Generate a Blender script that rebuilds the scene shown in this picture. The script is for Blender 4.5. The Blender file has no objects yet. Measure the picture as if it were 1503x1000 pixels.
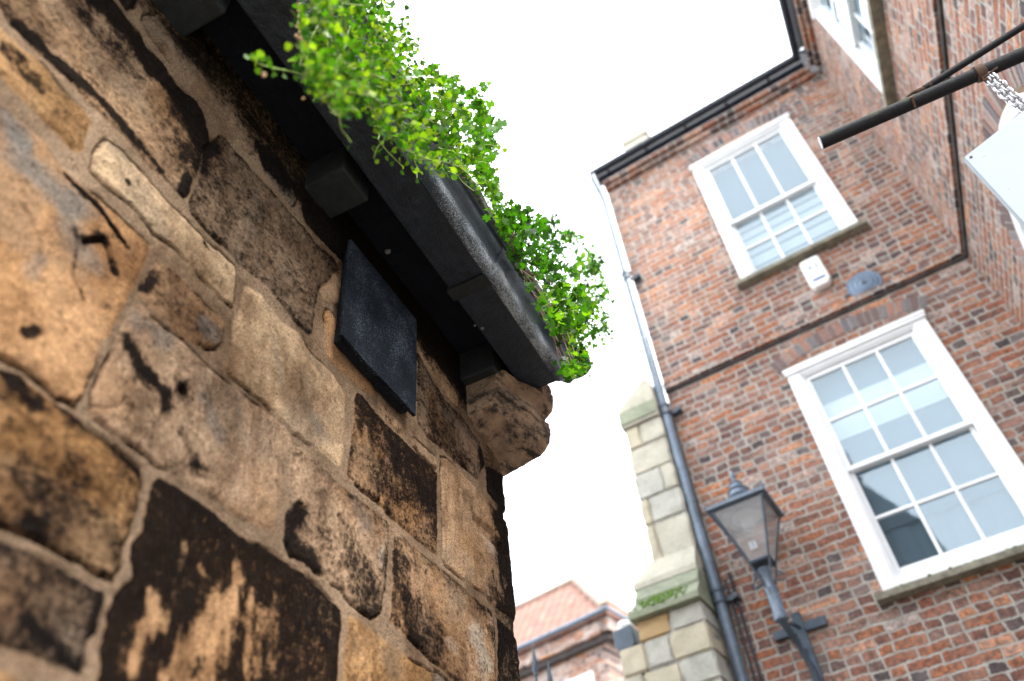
import bpy, bmesh, math, random
import numpy as np
from mathutils import Matrix, Vector
R_ = math.radians
random.seed(7); rng = np.random.default_rng(11)
scene = bpy.context.scene
# ------------------------------------------------------------------ camera
# measured camera: rows are the image axes (right, down, forward) in the world frame
CM = np.array([[0.894775732, 0.439282019, -0.080048091],
               [-0.367175566, 0.621852525, -0.691723602],
               [-0.254083633, 0.648329195, 0.717712172]])
FPX, CX, CY = 1182.59, 751.5, 500.0
cam_d = bpy.data.cameras.new('camera'); cam = bpy.data.objects.new('camera', cam_d)
scene.collection.objects.link(cam); scene.camera = cam
r_, d_, f_ = CM
cam.matrix_world = Matrix(((r_[0], -d_[0], -f_[0], 0), (r_[1], -d_[1], -f_[1], 0), (r_[2], -d_[2], -f_[2], 0), (0, 0, 0, 1)))
cam_d.sensor_width = 36; cam_d.lens = FPX / 1503 * 36
cam_d.clip_start = .05; cam_d.clip_end = 2000
cam_d.dof.use_dof = True; cam_d.dof.focus_distance = 2.5; cam_d.dof.aperture_fstop = 1.6
scene.render.resolution_x = 1024; scene.render.resolution_y = 681
# ------------------------------------------------------------------ world, sun, exposure
SUN_EL, SUN_AZ = R_(48), R_(120)      # bright overcast: veiled sun high on the right
w = bpy.data.worlds.new('World'); scene.world = w; w.use_nodes = True
nt = w.node_tree; nt.nodes.clear()
sky = nt.nodes.new('ShaderNodeTexSky'); sky.sky_type = 'NISHITA'; sky.sun_disc = False
sky.sun_elevation = SUN_EL; sky.sun_rotation = SUN_AZ
mx = nt.nodes.new('ShaderNodeMix'); mx.data_type = 'RGBA'; mx.inputs['Factor'].default_value = .88
mx.inputs['B'].default_value = (12.5, 12.9, 13.6, 1)
bg = nt.nodes.new('ShaderNodeBackground'); bg.inputs['Strength'].default_value = .1
ow = nt.nodes.new('ShaderNodeOutputWorld')
nt.links.new(sky.outputs[0], mx.inputs['A']); nt.links.new(mx.outputs['Result'], bg.inputs[0]); nt.links.new(bg.outputs[0], ow.inputs[0])
sl = bpy.data.lights.new('sun', 'SUN'); sl.energy = 2.3; sl.angle = R_(22); sl.color = (1, .97, .92)
so = bpy.data.objects.new('sun', sl); scene.collection.objects.link(so)
sdir = Vector((math.sin(SUN_AZ) * math.cos(SUN_EL), math.cos(SUN_AZ) * math.cos(SUN_EL), math.sin(SUN_EL)))
so.rotation_euler = sdir.to_track_quat('Z', 'Y').to_euler()
scene.view_settings.view_transform = 'Standard'; scene.view_settings.look = 'None'
scene.view_settings.gamma = 1; scene.view_settings.exposure = 1.8
scene.render.engine = 'CYCLES'

# ------------------------------------------------------------------ helpers
COL = scene.collection
WM = {}
def ray(x, y): return CM.T @ np.array([(x - CX) / FPX, (y - CY) / FPX, 1.])
def plx(x, y, n, d): r = ray(x, y); return r * (d / (np.array(n) @ r))
def at_x(x, y, X): return plx(x, y, (1, 0, 0), X)
def at_z(x, y, Z): return plx(x, y, (0, 0, 1), Z)
def at_y(x, y, Y): return plx(x, y, (0, 1, 0), Y)
I4 = Matrix.Identity(4)
def link(o, parent=None, W=I4):
    COL.objects.link(o); WM[o.name] = W
    if parent is None: o.matrix_basis = W
    else:
        o.parent = parent; o.matrix_basis = WM[parent.name].inverted() @ W
    return o
def tag(o, label=None, cat=None, group=None, kind=None):
    for k, v in (('label', label), ('category', cat), ('group', group), ('kind', kind)):
        if v: o[k] = v
    return o
def thing(name, label, cat, loc=(0, 0, 0), group=None):
    o = bpy.data.objects.new(name, None); o.empty_display_size = .1
    link(o, None, Matrix.Translation(loc)); return tag(o, label, cat, group)
def shade(me, smooth=True, angle=35):
    if smooth:
        me.polygons.foreach_set('use_smooth', [True] * len(me.polygons))
        try: me.set_sharp_from_angle(angle=R_(angle))
        except Exception: pass
def finish(bm, name, mat, parent=None, W=I4, smooth=True, bevel=0, kind=None):
    """W places the mesh in the world; the mesh itself is kept in that frame."""
    bmesh.ops.recalc_face_normals(bm, faces=bm.faces)
    me = bpy.data.meshes.new(name); bm.to_mesh(me); bm.free()
    for m in (mat if isinstance(mat, (list, tuple)) else [mat]): me.materials.append(m)
    shade(me, smooth)
    o = bpy.data.objects.new(name, me); link(o, parent, W)
    if bevel:
        b = o.modifiers.new('bevel', 'BEVEL'); b.width = bevel; b.segments = 2; b.limit_method = 'ANGLE'; b.angle_limit = R_(40)
    if kind: o['kind'] = kind
    return o
def box(bm, x0, x1, y0, y1, z0, z1, M=None, mi=0):
    vs = [bm.verts.new((x, y, z)) for x in (x0, x1) for y in (y0, y1) for z in (z0, z1)]
    fs = [(0, 1, 3, 2), (4, 6, 7, 5), (0, 4, 5, 1), (2, 3, 7, 6), (0, 2, 6, 4), (1, 5, 7, 3)]
    for f in fs:
        fc = bm.faces.new([vs[i] for i in f]); fc.material_index = mi
    if M is not None:
        for v in vs: v.co = M @ v.co
    return vs
def prism(bm, prof, a, b, plane='xz', n=1, mi=0):
    """extrude a 2-D profile between a and b along the third axis (n segments)"""
    def P(u, v, t):
        return {'xz': (u, t, v), 'xy': (u, v, t), 'yz': (t, u, v)}[plane]
    rings = []
    for k in range(n + 1):
        t = a + (b - a) * k / n
        rings.append([bm.verts.new(P(u, v, t)) for u, v in prof])
    m = len(prof)
    for k in range(n):
        for i in range(m):
            j = (i + 1) % m
            f = bm.faces.new((rings[k][i], rings[k][j], rings[k + 1][j], rings[k + 1][i])); f.material_index = mi
    bm.faces.new(rings[0][::-1]).material_index = mi; bm.faces.new(rings[-1]).material_index = mi
    return rings
def tube(bm, pts, rad, seg=10, cap=True, mi=0):
    pts = [Vector(p) for p in pts]
    rads = rad if isinstance(rad, (list, tuple)) else [rad] * len(pts)
    rings = []; up = None
    for i, p in enumerate(pts):
        a = pts[max(i - 1, 0)]; b = pts[min(i + 1, len(pts) - 1)]
        t = (b - a).normalized()
        if up is None:
            up = t.orthogonal().normalized()
        else:
            up = (up - t * up.dot(t))
            up = up.normalized() if up.length > 1e-6 else t.orthogonal().normalized()
        s = t.cross(up)
        rings.append([bm.verts.new(p + (up * math.cos(2 * math.pi * k / seg) + s * math.sin(2 * math.pi * k / seg)) * rads[i]) for k in range(seg)])
    for i in range(len(pts) - 1):
        for k in range(seg):
            j = (k + 1) % seg
            bm.faces.new((rings[i][k], rings[i][j], rings[i + 1][j], rings[i + 1][k])).material_index = mi
    if cap:
        bm.faces.new(rings[0][::-1]).material_index = mi; bm.faces.new(rings[-1]).material_index = mi
def lathe(bm, prof, c, axis=(0, 0, 1), seg=20, mi=0):
    """profile (radius, height) round an axis through c"""
    ax = Vector(axis).normalized(); q = ax.to_track_quat('Z', 'Y').to_matrix(); c = Vector(c)
    rings = []
    for r, h in prof:
        rings.append([bm.verts.new(c + q @ Vector((r * math.cos(2 * math.pi * k / seg), r * math.sin(2 * math.pi * k / seg), h))) for k in range(seg)])
    for i in range(len(prof) - 1):
        for k in range(seg):
            j = (k + 1) % seg
            bm.faces.new((rings[i][k], rings[i][j], rings[i + 1][j], rings[i + 1][k])).material_index = mi
    bm.faces.new(rings[0][::-1]).material_index = mi; bm.faces.new(rings[-1]).material_index = mi
def B(): return bmesh.new()

# ---- node helpers
class NT:
    def __init__(s, name):
        s.m = bpy.data.materials.new(name); s.m.use_nodes = True; s.t = s.m.node_tree; s.t.nodes.clear()
        s.out = s.n('ShaderNodeOutputMaterial'); s.p = s.n('ShaderNodeBsdfPrincipled'); s.l(s.p.outputs[0], s.out.inputs[0])
    def n(s, t, **k):
        o = s.t.nodes.new(t)
        for a, v in k.items(): setattr(o, a, v)
        return o
    def l(s, a, b): s.t.links.new(a, b)
    def put(s, sock, v):
        if hasattr(v, 'is_output'): s.l(v, sock)
        else: sock.default_value = v
    def math(s, op, a, b=None, c=None, clamp=False):
        o = s.n('ShaderNodeMath', operation=op); o.use_clamp = clamp; s.put(o.inputs[0], a)
        if b is not None: s.put(o.inputs[1], b)
        if c is not None: s.put(o.inputs[2], c)
        return o.outputs[0]
    def vmath(s, op, a, b=None, scale=None):
        o = s.n('ShaderNodeVectorMath', operation=op); s.put(o.inputs[0], a)
        if b is not None: s.put(o.inputs[1], b)
        if scale is not None: s.put(o.inputs['Scale'], scale)
        return o.outputs[0]
    def mix(s, f, a, b, blend='MIX'):
        o = s.n('ShaderNodeMix', data_type='RGBA', blend_type=blend); s.put(o.inputs['Factor'], f)
        for k, v in (('A', a), ('B', b)):
            s.put(o.inputs[k], (tuple(v) + (1,)) if isinstance(v, tuple) and len(v) == 3 else v)
        return o.outputs['Result']
    def noise(s, vec, scale, detail=4, rough=.6, out='Fac', dist=0):
        o = s.n('ShaderNodeTexNoise'); s.put(o.inputs['Vector'], vec); o.inputs['Scale'].default_value = scale
        o.inputs['Detail'].default_value = detail; o.inputs['Roughness'].default_value = rough; o.inputs['Distortion'].default_value = dist
        return o.outputs[out]
    def ramp(s, f, stops, interp='LINEAR'):
        o = s.n('ShaderNodeValToRGB'); s.put(o.inputs[0], f); r = o.color_ramp; r.interpolation = interp
        while len(r.elements) < len(stops): r.elements.new(.5)
        for e, (p, c) in zip(r.elements, stops): e.position = p; e.color = tuple(c) + (1,)
        return o.outputs[0]
    def sstep(s, v, a, b):
        o = s.n('ShaderNodeMapRange', interpolation_type='SMOOTHSTEP'); s.put(o.inputs[0], v)
        o.inputs[1].default_value = a; o.inputs[2].default_value = b; return o.outputs[0]
    def pos(s): return s.n('ShaderNodeTexCoord').outputs['Object']
    def attr(s, name, out='Color'): return s.n('ShaderNodeAttribute', attribute_name=name).outputs[out]
    def bump(s, h, strength=.5, dist=.01):
        o = s.n('ShaderNodeBump'); s.put(o.inputs['Height'], h); o.inputs['Strength'].default_value = strength
        o.inputs['Distance'].default_value = dist; s.l(o.outputs[0], s.p.inputs['Normal']); return o
    def col(s, v): s.put(s.p.inputs['Base Color'], v if not (isinstance(v, tuple) and len(v) == 3) else v + (1,))
    def rough(s, v): s.put(s.p.inputs['Roughness'], v)

def lin(h):
    c = [int(h[i:i + 2], 16) / 255 for i in (0, 2, 4)]
    return tuple(x / 12.92 if x <= .04045 else ((x + .055) / 1.055) ** 2.4 for x in c)

def mat_plain(name, c, rough=.6, var=.25, scale=12, bump=.15, bscale=60, metal=0, spec=.5, bdist=.004):
    m = NT(name); p = m.pos(); n = m.noise(p, scale, 5)
    a = tuple(x * (1 - var) for x in c); b = tuple(min(1, x * (1 + var)) for x in c)
    m.col(m.ramp(n, [(.3, a), (.7, b)])); m.rough(m.math('MULTIPLY_ADD', m.noise(p, scale * 2.3, 3), .25, rough - .12))
    m.p.inputs['Metallic'].default_value = metal; m.p.inputs['Specular IOR Level'].default_value = spec
    if bump: m.bump(m.noise(p, bscale, 4), bump, bdist)
    return m.m

def mat_brick(name, bw=.228, bh=.075, mort=.013, cols=None, mcol=(.45, .43, .385), jitter=.024, pale=.25, dark=.7, headers=.45, vertical=False):
    m = NT(name); p = m.pos()
    nz = m.noise(p, 7, 3, .6, 'Color'); nz2 = m.noise(p, 45, 2, .6, 'Color')
    q = m.vmath('ADD', p, m.vmath('SCALE', m.vmath('SUBTRACT', nz, (.5, .5, .5)), scale=jitter * 2.2))
    q = m.vmath('ADD', q, m.vmath('SCALE', m.vmath('SUBTRACT', nz2, (.5, .5, .5)), scale=jitter * .9))
    sp = m.n('ShaderNodeSeparateXYZ'); m.l(q, sp.inputs[0]); x, z = sp.outputs[0], sp.outputs[2]
    rowf = m.math('DIVIDE', z, bh); row = m.math('FLOOR', rowf); fz = m.math('SUBTRACT', rowf, row)
    cv = m.n('ShaderNodeCombineXYZ'); m.l(row, cv.inputs[0])
    wr = m.n('ShaderNodeTexWhiteNoise', noise_dimensions='1D'); m.l(row, wr.inputs['W'])
    off = m.math('ADD', m.math('MULTIPLY', row, .5), m.math('MULTIPLY', wr.outputs[0], .22))
    xf = m.math('ADD', m.math('DIVIDE', x, bw), off); cx = m.math('FLOOR', xf); fx = m.math('SUBTRACT', xf, cx)
    c2 = m.n('ShaderNodeCombineXYZ'); m.l(cx, c2.inputs[0]); m.l(row, c2.inputs[1])
    wn = m.n('ShaderNodeTexWhiteNoise', noise_dimensions='2D'); m.l(c2.outputs[0], wn.inputs['Vector'])
    split = m.math('LESS_THAN', wn.outputs['Value'], headers)
    half = m.math('FLOOR', m.math('MULTIPLY', fx, 2)); hid = m.math('MULTIPLY', half, split)
    fx2 = m.math('SUBTRACT', m.math('MULTIPLY', fx, 2), half)            # 0..1 in the half cell
    # distance to cell edge in metres
    dfull = m.math('MULTIPLY', m.math('MINIMUM', fx, m.math('SUBTRACT', 1, fx)), bw)
    dhalf = m.math('MULTIPLY', m.math('MINIMUM', fx2, m.math('SUBTRACT', 1, fx2)), bw / 2)
    dx = m.math('ADD', m.math('MULTIPLY', dhalf, split), m.math('MULTIPLY', dfull, m.math('SUBTRACT', 1, split)))
    dz = m.math('MULTIPLY', m.math('MINIMUM', fz, m.math('SUBTRACT', 1, fz)), bh)
    d = m.math('MINIMUM', dx, dz)
    face = m.sstep(m.math('ADD', d, m.math('MULTIPLY', m.math('SUBTRACT', m.noise(p, 60, 3), .5), .006)), mort * .42, mort * .42 + .005)
    c3 = m.n('ShaderNodeCombineXYZ'); m.l(m.math('MULTIPLY_ADD', hid, .5, cx), c3.inputs[0]); m.l(row, c3.inputs[1])
    w2 = m.n('ShaderNodeTexWhiteNoise', noise_dimensions='2D'); m.l(c3.outputs[0], w2.inputs['Vector'])
    cols = cols or [(0, (.06, .05, .055)), (.09, (.20, .12, .11)), (.25, (.30, .135, .095)), (.5, (.42, .15, .08)), (.66, (.56, .205, .085)), (.8, (.38, .24, .19)), (.9, (.76, .31, .13)), (1, (.62, .51, .46))]
    base = m.ramp(w2.outputs['Value'], cols)
    wsep = m.n('ShaderNodeSeparateColor'); m.l(w2.outputs['Color'], wsep.inputs[0])
    n1 = m.noise(p, 30, 6, .65)
    base = m.mix(m.sstep(n1, .35, .70), m.mix(.82, base, (.045, .034, .032)), base)
    n4 = m.noise(p, 85, 5, .75); base = m.mix(m.math('MULTIPLY', m.sstep(n4, .52, .68), .38), base, (.42, .35, .31))
    # lime bloom and soot, both in large patches and brick by brick
    pb = m.math('ADD', m.math('MULTIPLY', m.noise(p, 1.6, 4), .7), m.math('MULTIPLY', m.noise(p, 22, 5, .7), .55))
    pb = m.math('ADD', pb, m.math('MULTIPLY', wsep.outputs[1], .22))
    base = m.mix(m.math('MULTIPLY', m.sstep(pb, .68, .95), pale), base, (.52, .44, .40))
    so_ = m.math('ADD', m.noise(p, 2.3, 5, .65), m.math('MULTIPLY', wsep.outputs[2], .3))
    base = m.mix(m.math('MULTIPLY', m.sstep(so_, .68, .95), dark), base, (.035, .035, .042))
    mc = m.mix(m.noise(p, 9, 5), tuple(v * .3 for v in mcol), tuple(min(1, v * 1.4) for v in mcol))
    m.col(m.mix(face, mc, base)); m.rough(.88); m.p.inputs['Specular IOR Level'].default_value = .25
    h = m.math('ADD', m.math('MULTIPLY', face, .8), m.math('MULTIPLY', n1, .5))
    h = m.math('ADD', h, m.math('MULTIPLY', wsep.outputs[0], .35))
    m.bump(h, .9, .012)
    return m.m

# ------------------------------------------------------------------ materials
M_brick = mat_brick('old_red_brick')
M_brick_side = mat_brick('old_red_brick_side', pale=.35)
M_brick_far = mat_brick('pale_red_brick', pale=.9, dark=.1, mcol=(.48, .42, .38))
M_white = mat_plain('white_gloss_paint', (.80, .82, .83), .4, .05, 6, .08, 40)
M_sillstone = mat_plain('weathered_sill_stone', (.21, .20, .15), .9, .45, 14, .5, 60)
M_iron = mat_plain('blue_black_iron_paint', (.045, .068, .095), .38, .35, 9, .25, 60)
M_pipe = mat_plain('slate_blue_pipe_paint', (.11, .15, .20), .26, .3, 5, .2, 30)
M_gut = mat_plain('dark_navy_eaves_gutter_paint', (.008, .014, .026), .4, .3, 9, .2, 60)
M_slate = mat_plain('roof_slate', (.07, .075, .085), .7, .35, 6, .4, 25)
M_boss = mat_plain('grey_blue_cast_iron', (.13, .19, .27), .5, .2, 10, .2, 40)
M_plasticw = mat_plain('white_plastic', (.80, .80, .78), .4, .05, 10, .05, 40)
M_blue = mat_plain('blue_print', (.02, .10, .30), .5, .1, 10, 0)
M_moss = mat_plain('bright_moss', (.12, .22, .03), .95, .45, 40, .9, 160, bdist=.01)
M_rust = mat_plain('rusty_iron', (.10, .055, .035), .8, .4, 40, .5, 120)
M_chain = mat_plain('galvanised_chain', (.55, .56, .58), .35, .25, 60, .2, 200, metal=.8)
M_blind = mat_plain('pale_blue_blind', (.10, .14, .17), .8, .05, 3, 0)
M_blindw = mat_plain('white_blind', (.62, .65, .68), .8, .04, 3, 0)
M_blindU = mat_plain('grey_blue_curtain', (.035, .055, .07), .8, .05, 3, 0)
M_blindS = mat_plain('slatted_blind', (.36, .38, .40), .8, .05, 3, 0)
M_ochre = mat_plain('ochre_limestone', (.46, .33, .17), .9, .25, 9, .5, 40)
M_pink = mat_plain('pale_chimney_pot', (.62, .46, .42), .9, .2, 9, .3, 40)
M_paving = mat_brick('stone_paving', .6, .4, .014, cols=[(0, (.30, .28, .25)), (.5, (.38, .355, .31)), (1, (.46, .43, .38))], mcol=(.2, .2, .18), headers=.2)

def mat_sign():
    m = NT('grey_white_sign_paint'); p = m.pos()
    n = m.noise(p, 3, 4); base = m.ramp(n, [(.3, (.27, .33, .385)), (.7, (.30, .36, .41))])
    sc = m.n('ShaderNodeMapping'); sc.inputs['Scale'].default_value = (30, 30, 95); sc.inputs['Rotation'].default_value = (0, .5, 0); m.l(p, sc.inputs[0])
    chips = m.sstep(m.noise(sc.outputs[0], 1, 3, .5), .735, .76)
    m.col(m.mix(chips, base, (.12, .13, .15))); m.rough(.45); m.bump(m.noise(p, 60, 3), .08, .002)
    return m.m
M_sign = mat_sign()
def mat_bar():
    m = NT('black_bar_paint_with_algae'); p = m.pos()
    g = m.n('ShaderNodeNewGeometry'); sp = m.n('ShaderNodeSeparateXYZ'); m.l(g.outputs['Normal'], sp.inputs[0])
    n = m.noise(p, 28, 5)
    alg = m.math('MULTIPLY', m.sstep(m.math('ADD', n, m.math('MULTIPLY', sp.outputs[2], .22)), .5, .75), .7)
    base = m.mix(m.noise(p, 60, 4), (.004, .005, .007), (.022, .023, .027))
    m.col(m.mix(alg, base, (.045, .055, .020))); m.rough(.6); m.p.inputs['Specular IOR Level'].default_value = .2; m.bump(m.noise(p, 120, 4), .6, .003)
    return m.m
M_bar = mat_bar()
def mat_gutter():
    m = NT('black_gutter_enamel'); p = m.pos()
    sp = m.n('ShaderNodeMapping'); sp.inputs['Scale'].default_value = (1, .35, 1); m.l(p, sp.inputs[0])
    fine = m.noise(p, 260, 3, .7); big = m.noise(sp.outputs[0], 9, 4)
    dust_sheen = m.math('MULTIPLY', m.sstep(m.math('ADD', m.math('MULTIPLY', fine, .6), m.math('MULTIPLY', big, .5)), .50, .68), .7)
    g_ = m.n('ShaderNodeSeparateXYZ'); m.l(p, g_.inputs[0]); dust_sheen = m.math('MULTIPLY', dust_sheen, m.math('SUBTRACT', 1.15, m.sstep(g_.outputs[2], 2.158, 2.182)))  # sky sheen painted as a pale, dust-speckled band on the lower lip
    m.col(m.mix(dust_sheen, (.016, .024, .040), (.55, .60, .68)))
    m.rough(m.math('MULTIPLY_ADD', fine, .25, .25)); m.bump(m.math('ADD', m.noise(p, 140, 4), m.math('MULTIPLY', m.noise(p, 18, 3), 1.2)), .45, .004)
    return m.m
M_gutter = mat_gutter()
def mat_rim():
    m = NT('mossy_gutter_rim'); p = m.pos()
    m.col(m.ramp(m.noise(p, 25, 6, .7), [(.3, (.03, .035, .035)), (.5, (.12, .13, .12)), (.62, (.10, .13, .06)), (.75, (.20, .21, .19))]))
    m.rough(.85); m.bump(m.noise(p, 90, 5), .8, .006); return m.m
M_rim = mat_rim()
def mat_soffit():
    m = NT('tarred_eaves_board'); p = m.pos()
    st = m.n('ShaderNodeMapping'); st.inputs['Scale'].default_value = (30, 4, 30); m.l(p, st.inputs[0])
    n = m.noise(st.outputs[0], 1, 5, .6); sp = m.noise(p, 90, 4, .75)
    c = m.ramp(n, [(.3, (.002, .003, .006)), (.7, (.005, .008, .014))])
    c = m.mix(m.math('MULTIPLY', m.sstep(sp, .62, .78), .35), c, (.07, .09, .11)); c = m.mix(m.math('MULTIPLY', m.sstep(m.noise(p, 14, 6, .7), .5, .7), .5), c, (.010, .014, .020))
    m.col(c); m.rough(.62); m.p.inputs['Specular IOR Level'].default_value = .2; m.bump(m.math('ADD', m.math('MULTIPLY', m.noise(p, 22, 6, .7), 2), m.noise(p, 140, 4)), .8, .006); return m.m
M_soffit = mat_soffit()
def mat_box():
    m = NT('blue_black_gutter_board'); p = m.pos(); st = m.n('ShaderNodeMapping'); st.inputs['Scale'].default_value = (40, 5, 40); m.l(p, st.inputs[0])
    n = m.noise(st.outputs[0], 1, 6, .65); g = m.noise(p, 20, 6, .7)
    c = m.ramp(m.math('ADD', m.math('MULTIPLY', n, .4), m.math('MULTIPLY', g, .6)), [(.35, (.003, .006, .012)), (.5, (.008, .015, .029)), (.62, (.017, .027, .045)), (.72, (.06, .075, .095))])
    m.col(c); m.rough(.45); m.bump(m.math('ADD', m.math('MULTIPLY', g, 2), m.noise(p, 130, 4)), .8, .006); return m.m
M_box = mat_box()
def mat_plate():
    m = NT('sparkling_black_slate'); p = m.pos()
    a = m.noise(p, 230, 6, .85); b = m.noise(p, 7, 4)
    f = m.math('ADD', m.math('MULTIPLY', a, .75), m.math('MULTIPLY', b, .22))
    m.col(m.ramp(f, [(.44, (.002, .004, .007)), (.52, (.008, .012, .019)), (.60, (.15, .18, .23))]))
    m.rough(.6); m.p.inputs['Specular IOR Level'].default_value = .08; m.bump(a, .7, .004); return m.m
M_plate = mat_plate()
def mat_glass():
    m = NT('window_glass'); m.t.nodes.remove(m.p)
    tr = m.n('ShaderNodeBsdfTransparent'); tr.inputs[0].default_value = (.90, .94, .95, 1)
    gl = m.n('ShaderNodeBsdfGlossy'); gl.inputs['Roughness'].default_value = .02; gl.inputs[0].default_value = (.82, .93, 1, 1)
    p = m.pos(); bp = m.n('ShaderNodeBump'); bp.inputs['Strength'].default_value = .06; bp.inputs['Distance'].default_value = .01
    m.l(m.noise(p, 3.5, 2), bp.inputs['Height']); m.l(bp.outputs[0], gl.inputs['Normal'])
    ge = m.n('ShaderNodeNewGeometry'); dt = m.n('ShaderNodeVectorMath', operation='DOT_PRODUCT'); m.l(ge.outputs['Incoming'], dt.inputs[0]); m.l(ge.outputs['Normal'], dt.inputs[1])
    fr = m.math('MULTIPLY_ADD', m.math('POWER', m.math('SUBTRACT', 1, m.math('ABSOLUTE', dt.outputs['Value']), clamp=True), 5), .95, .05)
    mxs = m.n('ShaderNodeMixShader'); m.l(m.math('MULTIPLY', fr, 1.8, clamp=True), mxs.inputs[0])
    m.l(tr.outputs[0], mxs.inputs[1]); m.l(gl.outputs[0], mxs.inputs[2]); m.l(mxs.outputs[0], m.out.inputs[0]); return m.m
M_glass = mat_glass()
def mat_leaf(name, c0, c1, c2, trans=.5):
    m = NT(name); m.t.nodes.remove(m.p)
    rnd = m.attr('leaf', 'Fac')
    c = m.ramp(rnd, [(0, c0), (.55, c1), (1, c2)])
    df = m.n('ShaderNodeBsdfDiffuse'); tl = m.n('ShaderNodeBsdfTranslucent'); gl = m.n('ShaderNodeBsdfGlossy'); gl.inputs['Roughness'].default_value = .35
    m.l(c, df.inputs[0]); m.l(m.mix(1, c, (1.5, 1.7, .7), 'MULTIPLY'), tl.inputs[0])
    a = m.n('ShaderNodeMixShader'); a.inputs[0].default_value = trans; m.l(df.outputs[0], a.inputs[1]); m.l(tl.outputs[0], a.inputs[2])
    b = m.n('ShaderNodeMixShader'); b.inputs[0].default_value = .03; m.l(a.outputs[0], b.inputs[1]); m.l(gl.outputs[0], b.inputs[2])
    m.l(b.outputs[0], m.out.inputs[0]); return m.m
M_leafA = mat_leaf('round_leaf_green', (.008, .045, .003), (.07, .20, .006), (.27, .38, .015), .42)
M_leafB = mat_leaf('lobed_leaf_green', (.010, .05, .003), (.06, .17, .006), (.17, .28, .010))
M_leafC = mat_leaf('bush_leaf_green', (.004, .024, .002), (.05, .17, .005), (.19, .34, .010), .55)
M_stemG = mat_plain('green_stem', (.17, .25, .04), .6, .3, 20, 0)
M_stemB = mat_plain('brown_stem', (.16, .10, .07), .8, .35, 20, 0)
M_dead = mat_plain('withered_seed_heads', (.30, .19, .10), .9, .35, 60, 0)

def mat_lime(name, base0, base1, green=.5):
    m = NT(name); p = m.pos()
    n1 = m.noise(p, 30, 5, .65); n2 = m.noise(p, 3, 5, .6)
    c = m.mix(n1, base0, base1); c = m.mix(m.math('MULTIPLY', m.sstep(m.noise(p, 5, 5, .65), .45, .7), green), c, (.10, .13, .075))
    c = m.mix(m.math('MULTIPLY', m.sstep(n2, .55, .75), .5), c, (.16, .16, .15)); m.col(c); m.rough(.92); m.bump(m.math('ADD', n1, m.noise(p, 9, 4)), .7, .01); return m.m
M_l1 = mat_lime('pale_limestone', (.33, .315, .25), (.54, .51, .42), .22); M_l2 = mat_lime('grey_limestone', (.32, .32, .28), (.50, .49, .43), .2)
M_l3 = mat_lime('cream_limestone', (.38, .34, .25), (.53, .48, .36), .15); M_l4 = mat_lime('green_stained_limestone', (.15, .17, .11), (.32, .34, .25), .5); M_l5 = mat_lime('ochre_block', (.36, .24, .11), (.44, .31, .16), .05)

# ------------------------------------------------------------------ numpy noise
def vnoise(x, y, seed=0):
    xi = np.floor(x).astype(np.int64); yi = np.floor(y).astype(np.int64); fx = x - xi; fy = y - yi
    fx = fx * fx * (3 - 2 * fx); fy = fy * fy * (3 - 2 * fy)
    def h(a, b):
        n = (a * 374761393 + b * 668265263 + seed * 974634777) & 0xffffffff
        n = ((n ^ (n >> 13)) * 1274126177) & 0xffffffff
        n = ((n ^ (n >> 16)) * 2246822519) & 0xffffffff
        return ((n ^ (n >> 15)) & 0xffffff) / 0xffffff
    a = h(xi, yi); b = h(xi + 1, yi); c = h(xi, yi + 1); d = h(xi + 1, yi + 1)
    return (a * (1 - fx) + b * fx) * (1 - fy) + (c * (1 - fx) + d * fx) * fy
def fbm(x, y, s, o=4, seed=0, g=.5):
    t = 0; a = 1; n = 0
    for k in range(o):
        t = t + a * vnoise(x * s, y * s, seed + k); n += a; a *= g; s *= 2.03
    return t / n
def sst(v, a, b):
    t = np.clip((v - a) / (b - a), 0, 1); return t * t * (3 - 2 * t)
def seg_d(Y, Z, pts):
    """distance to a polyline and whether inside (closed)"""
    d = np.full(Y.shape, 9.); inside = np.zeros(Y.shape, bool); n = len(pts)
    for i in range(n):
        ax, ay = pts[i]; bx, by = pts[(i + 1) % n]
        ex, ey = bx - ax, by - ay; L = ex * ex + ey * ey + 1e-12
        t = np.clip(((Y - ax) * ex + (Z - ay) * ey) / L, 0, 1)
        d = np.minimum(d, np.hypot(Y - ax - t * ex, Z - ay - t * ey))
        if ay != by:
            c = ((ay > Z) != (by > Z)) & (Y < (bx - ax) * (Z - ay) / (by - ay) + ax); inside ^= c
    return d, inside
def line_d(Y, Z, pts):
    d = np.full(Y.shape, 9.)
    if len(pts) == 1: return np.hypot(Y - pts[0][0], Z - pts[0][1])
    for i in range(len(pts) - 1):
        ax, ay = pts[i]; bx, by = pts[i + 1]; ex, ey = bx - ax, by - ay; L = ex * ex + ey * ey + 1e-12
        t = np.clip(((Y - ax) * ex + (Z - ay) * ey) / L, 0, 1)
        d = np.minimum(d, np.hypot(Y - ax - t * ex, Z - ay - t * ey))
    return d
def wallpt(x, y): p = at_x(x, y, -1.); return (p[1], p[2])

# ================================================================== GROUND
bm = B(); box(bm, -60, 60, -60, 90, -1.9, -1.62)
g = finish(bm, 'ground', mat_plain('bare_ground', (.16, .15, .13), .95, .3, 2, .3, 20)); g['kind'] = 'structure'
bm = B(); box(bm, -1.0, 2.03, -12, 5.7, -1.7, -1.6)
WP = Matrix.Rotation(R_(-90), 4, 'X')
bm.transform(WP.inverted()); g = finish(bm, 'street', M_paving, None, WP); g['kind'] = 'structure'

# ================================================================== STONE BUILDING
stone = thing('stone_building', 'old sandstone building with soot-blackened blocks and a plant-filled black gutter', 'building', (-1, 0, -1.6))
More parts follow.
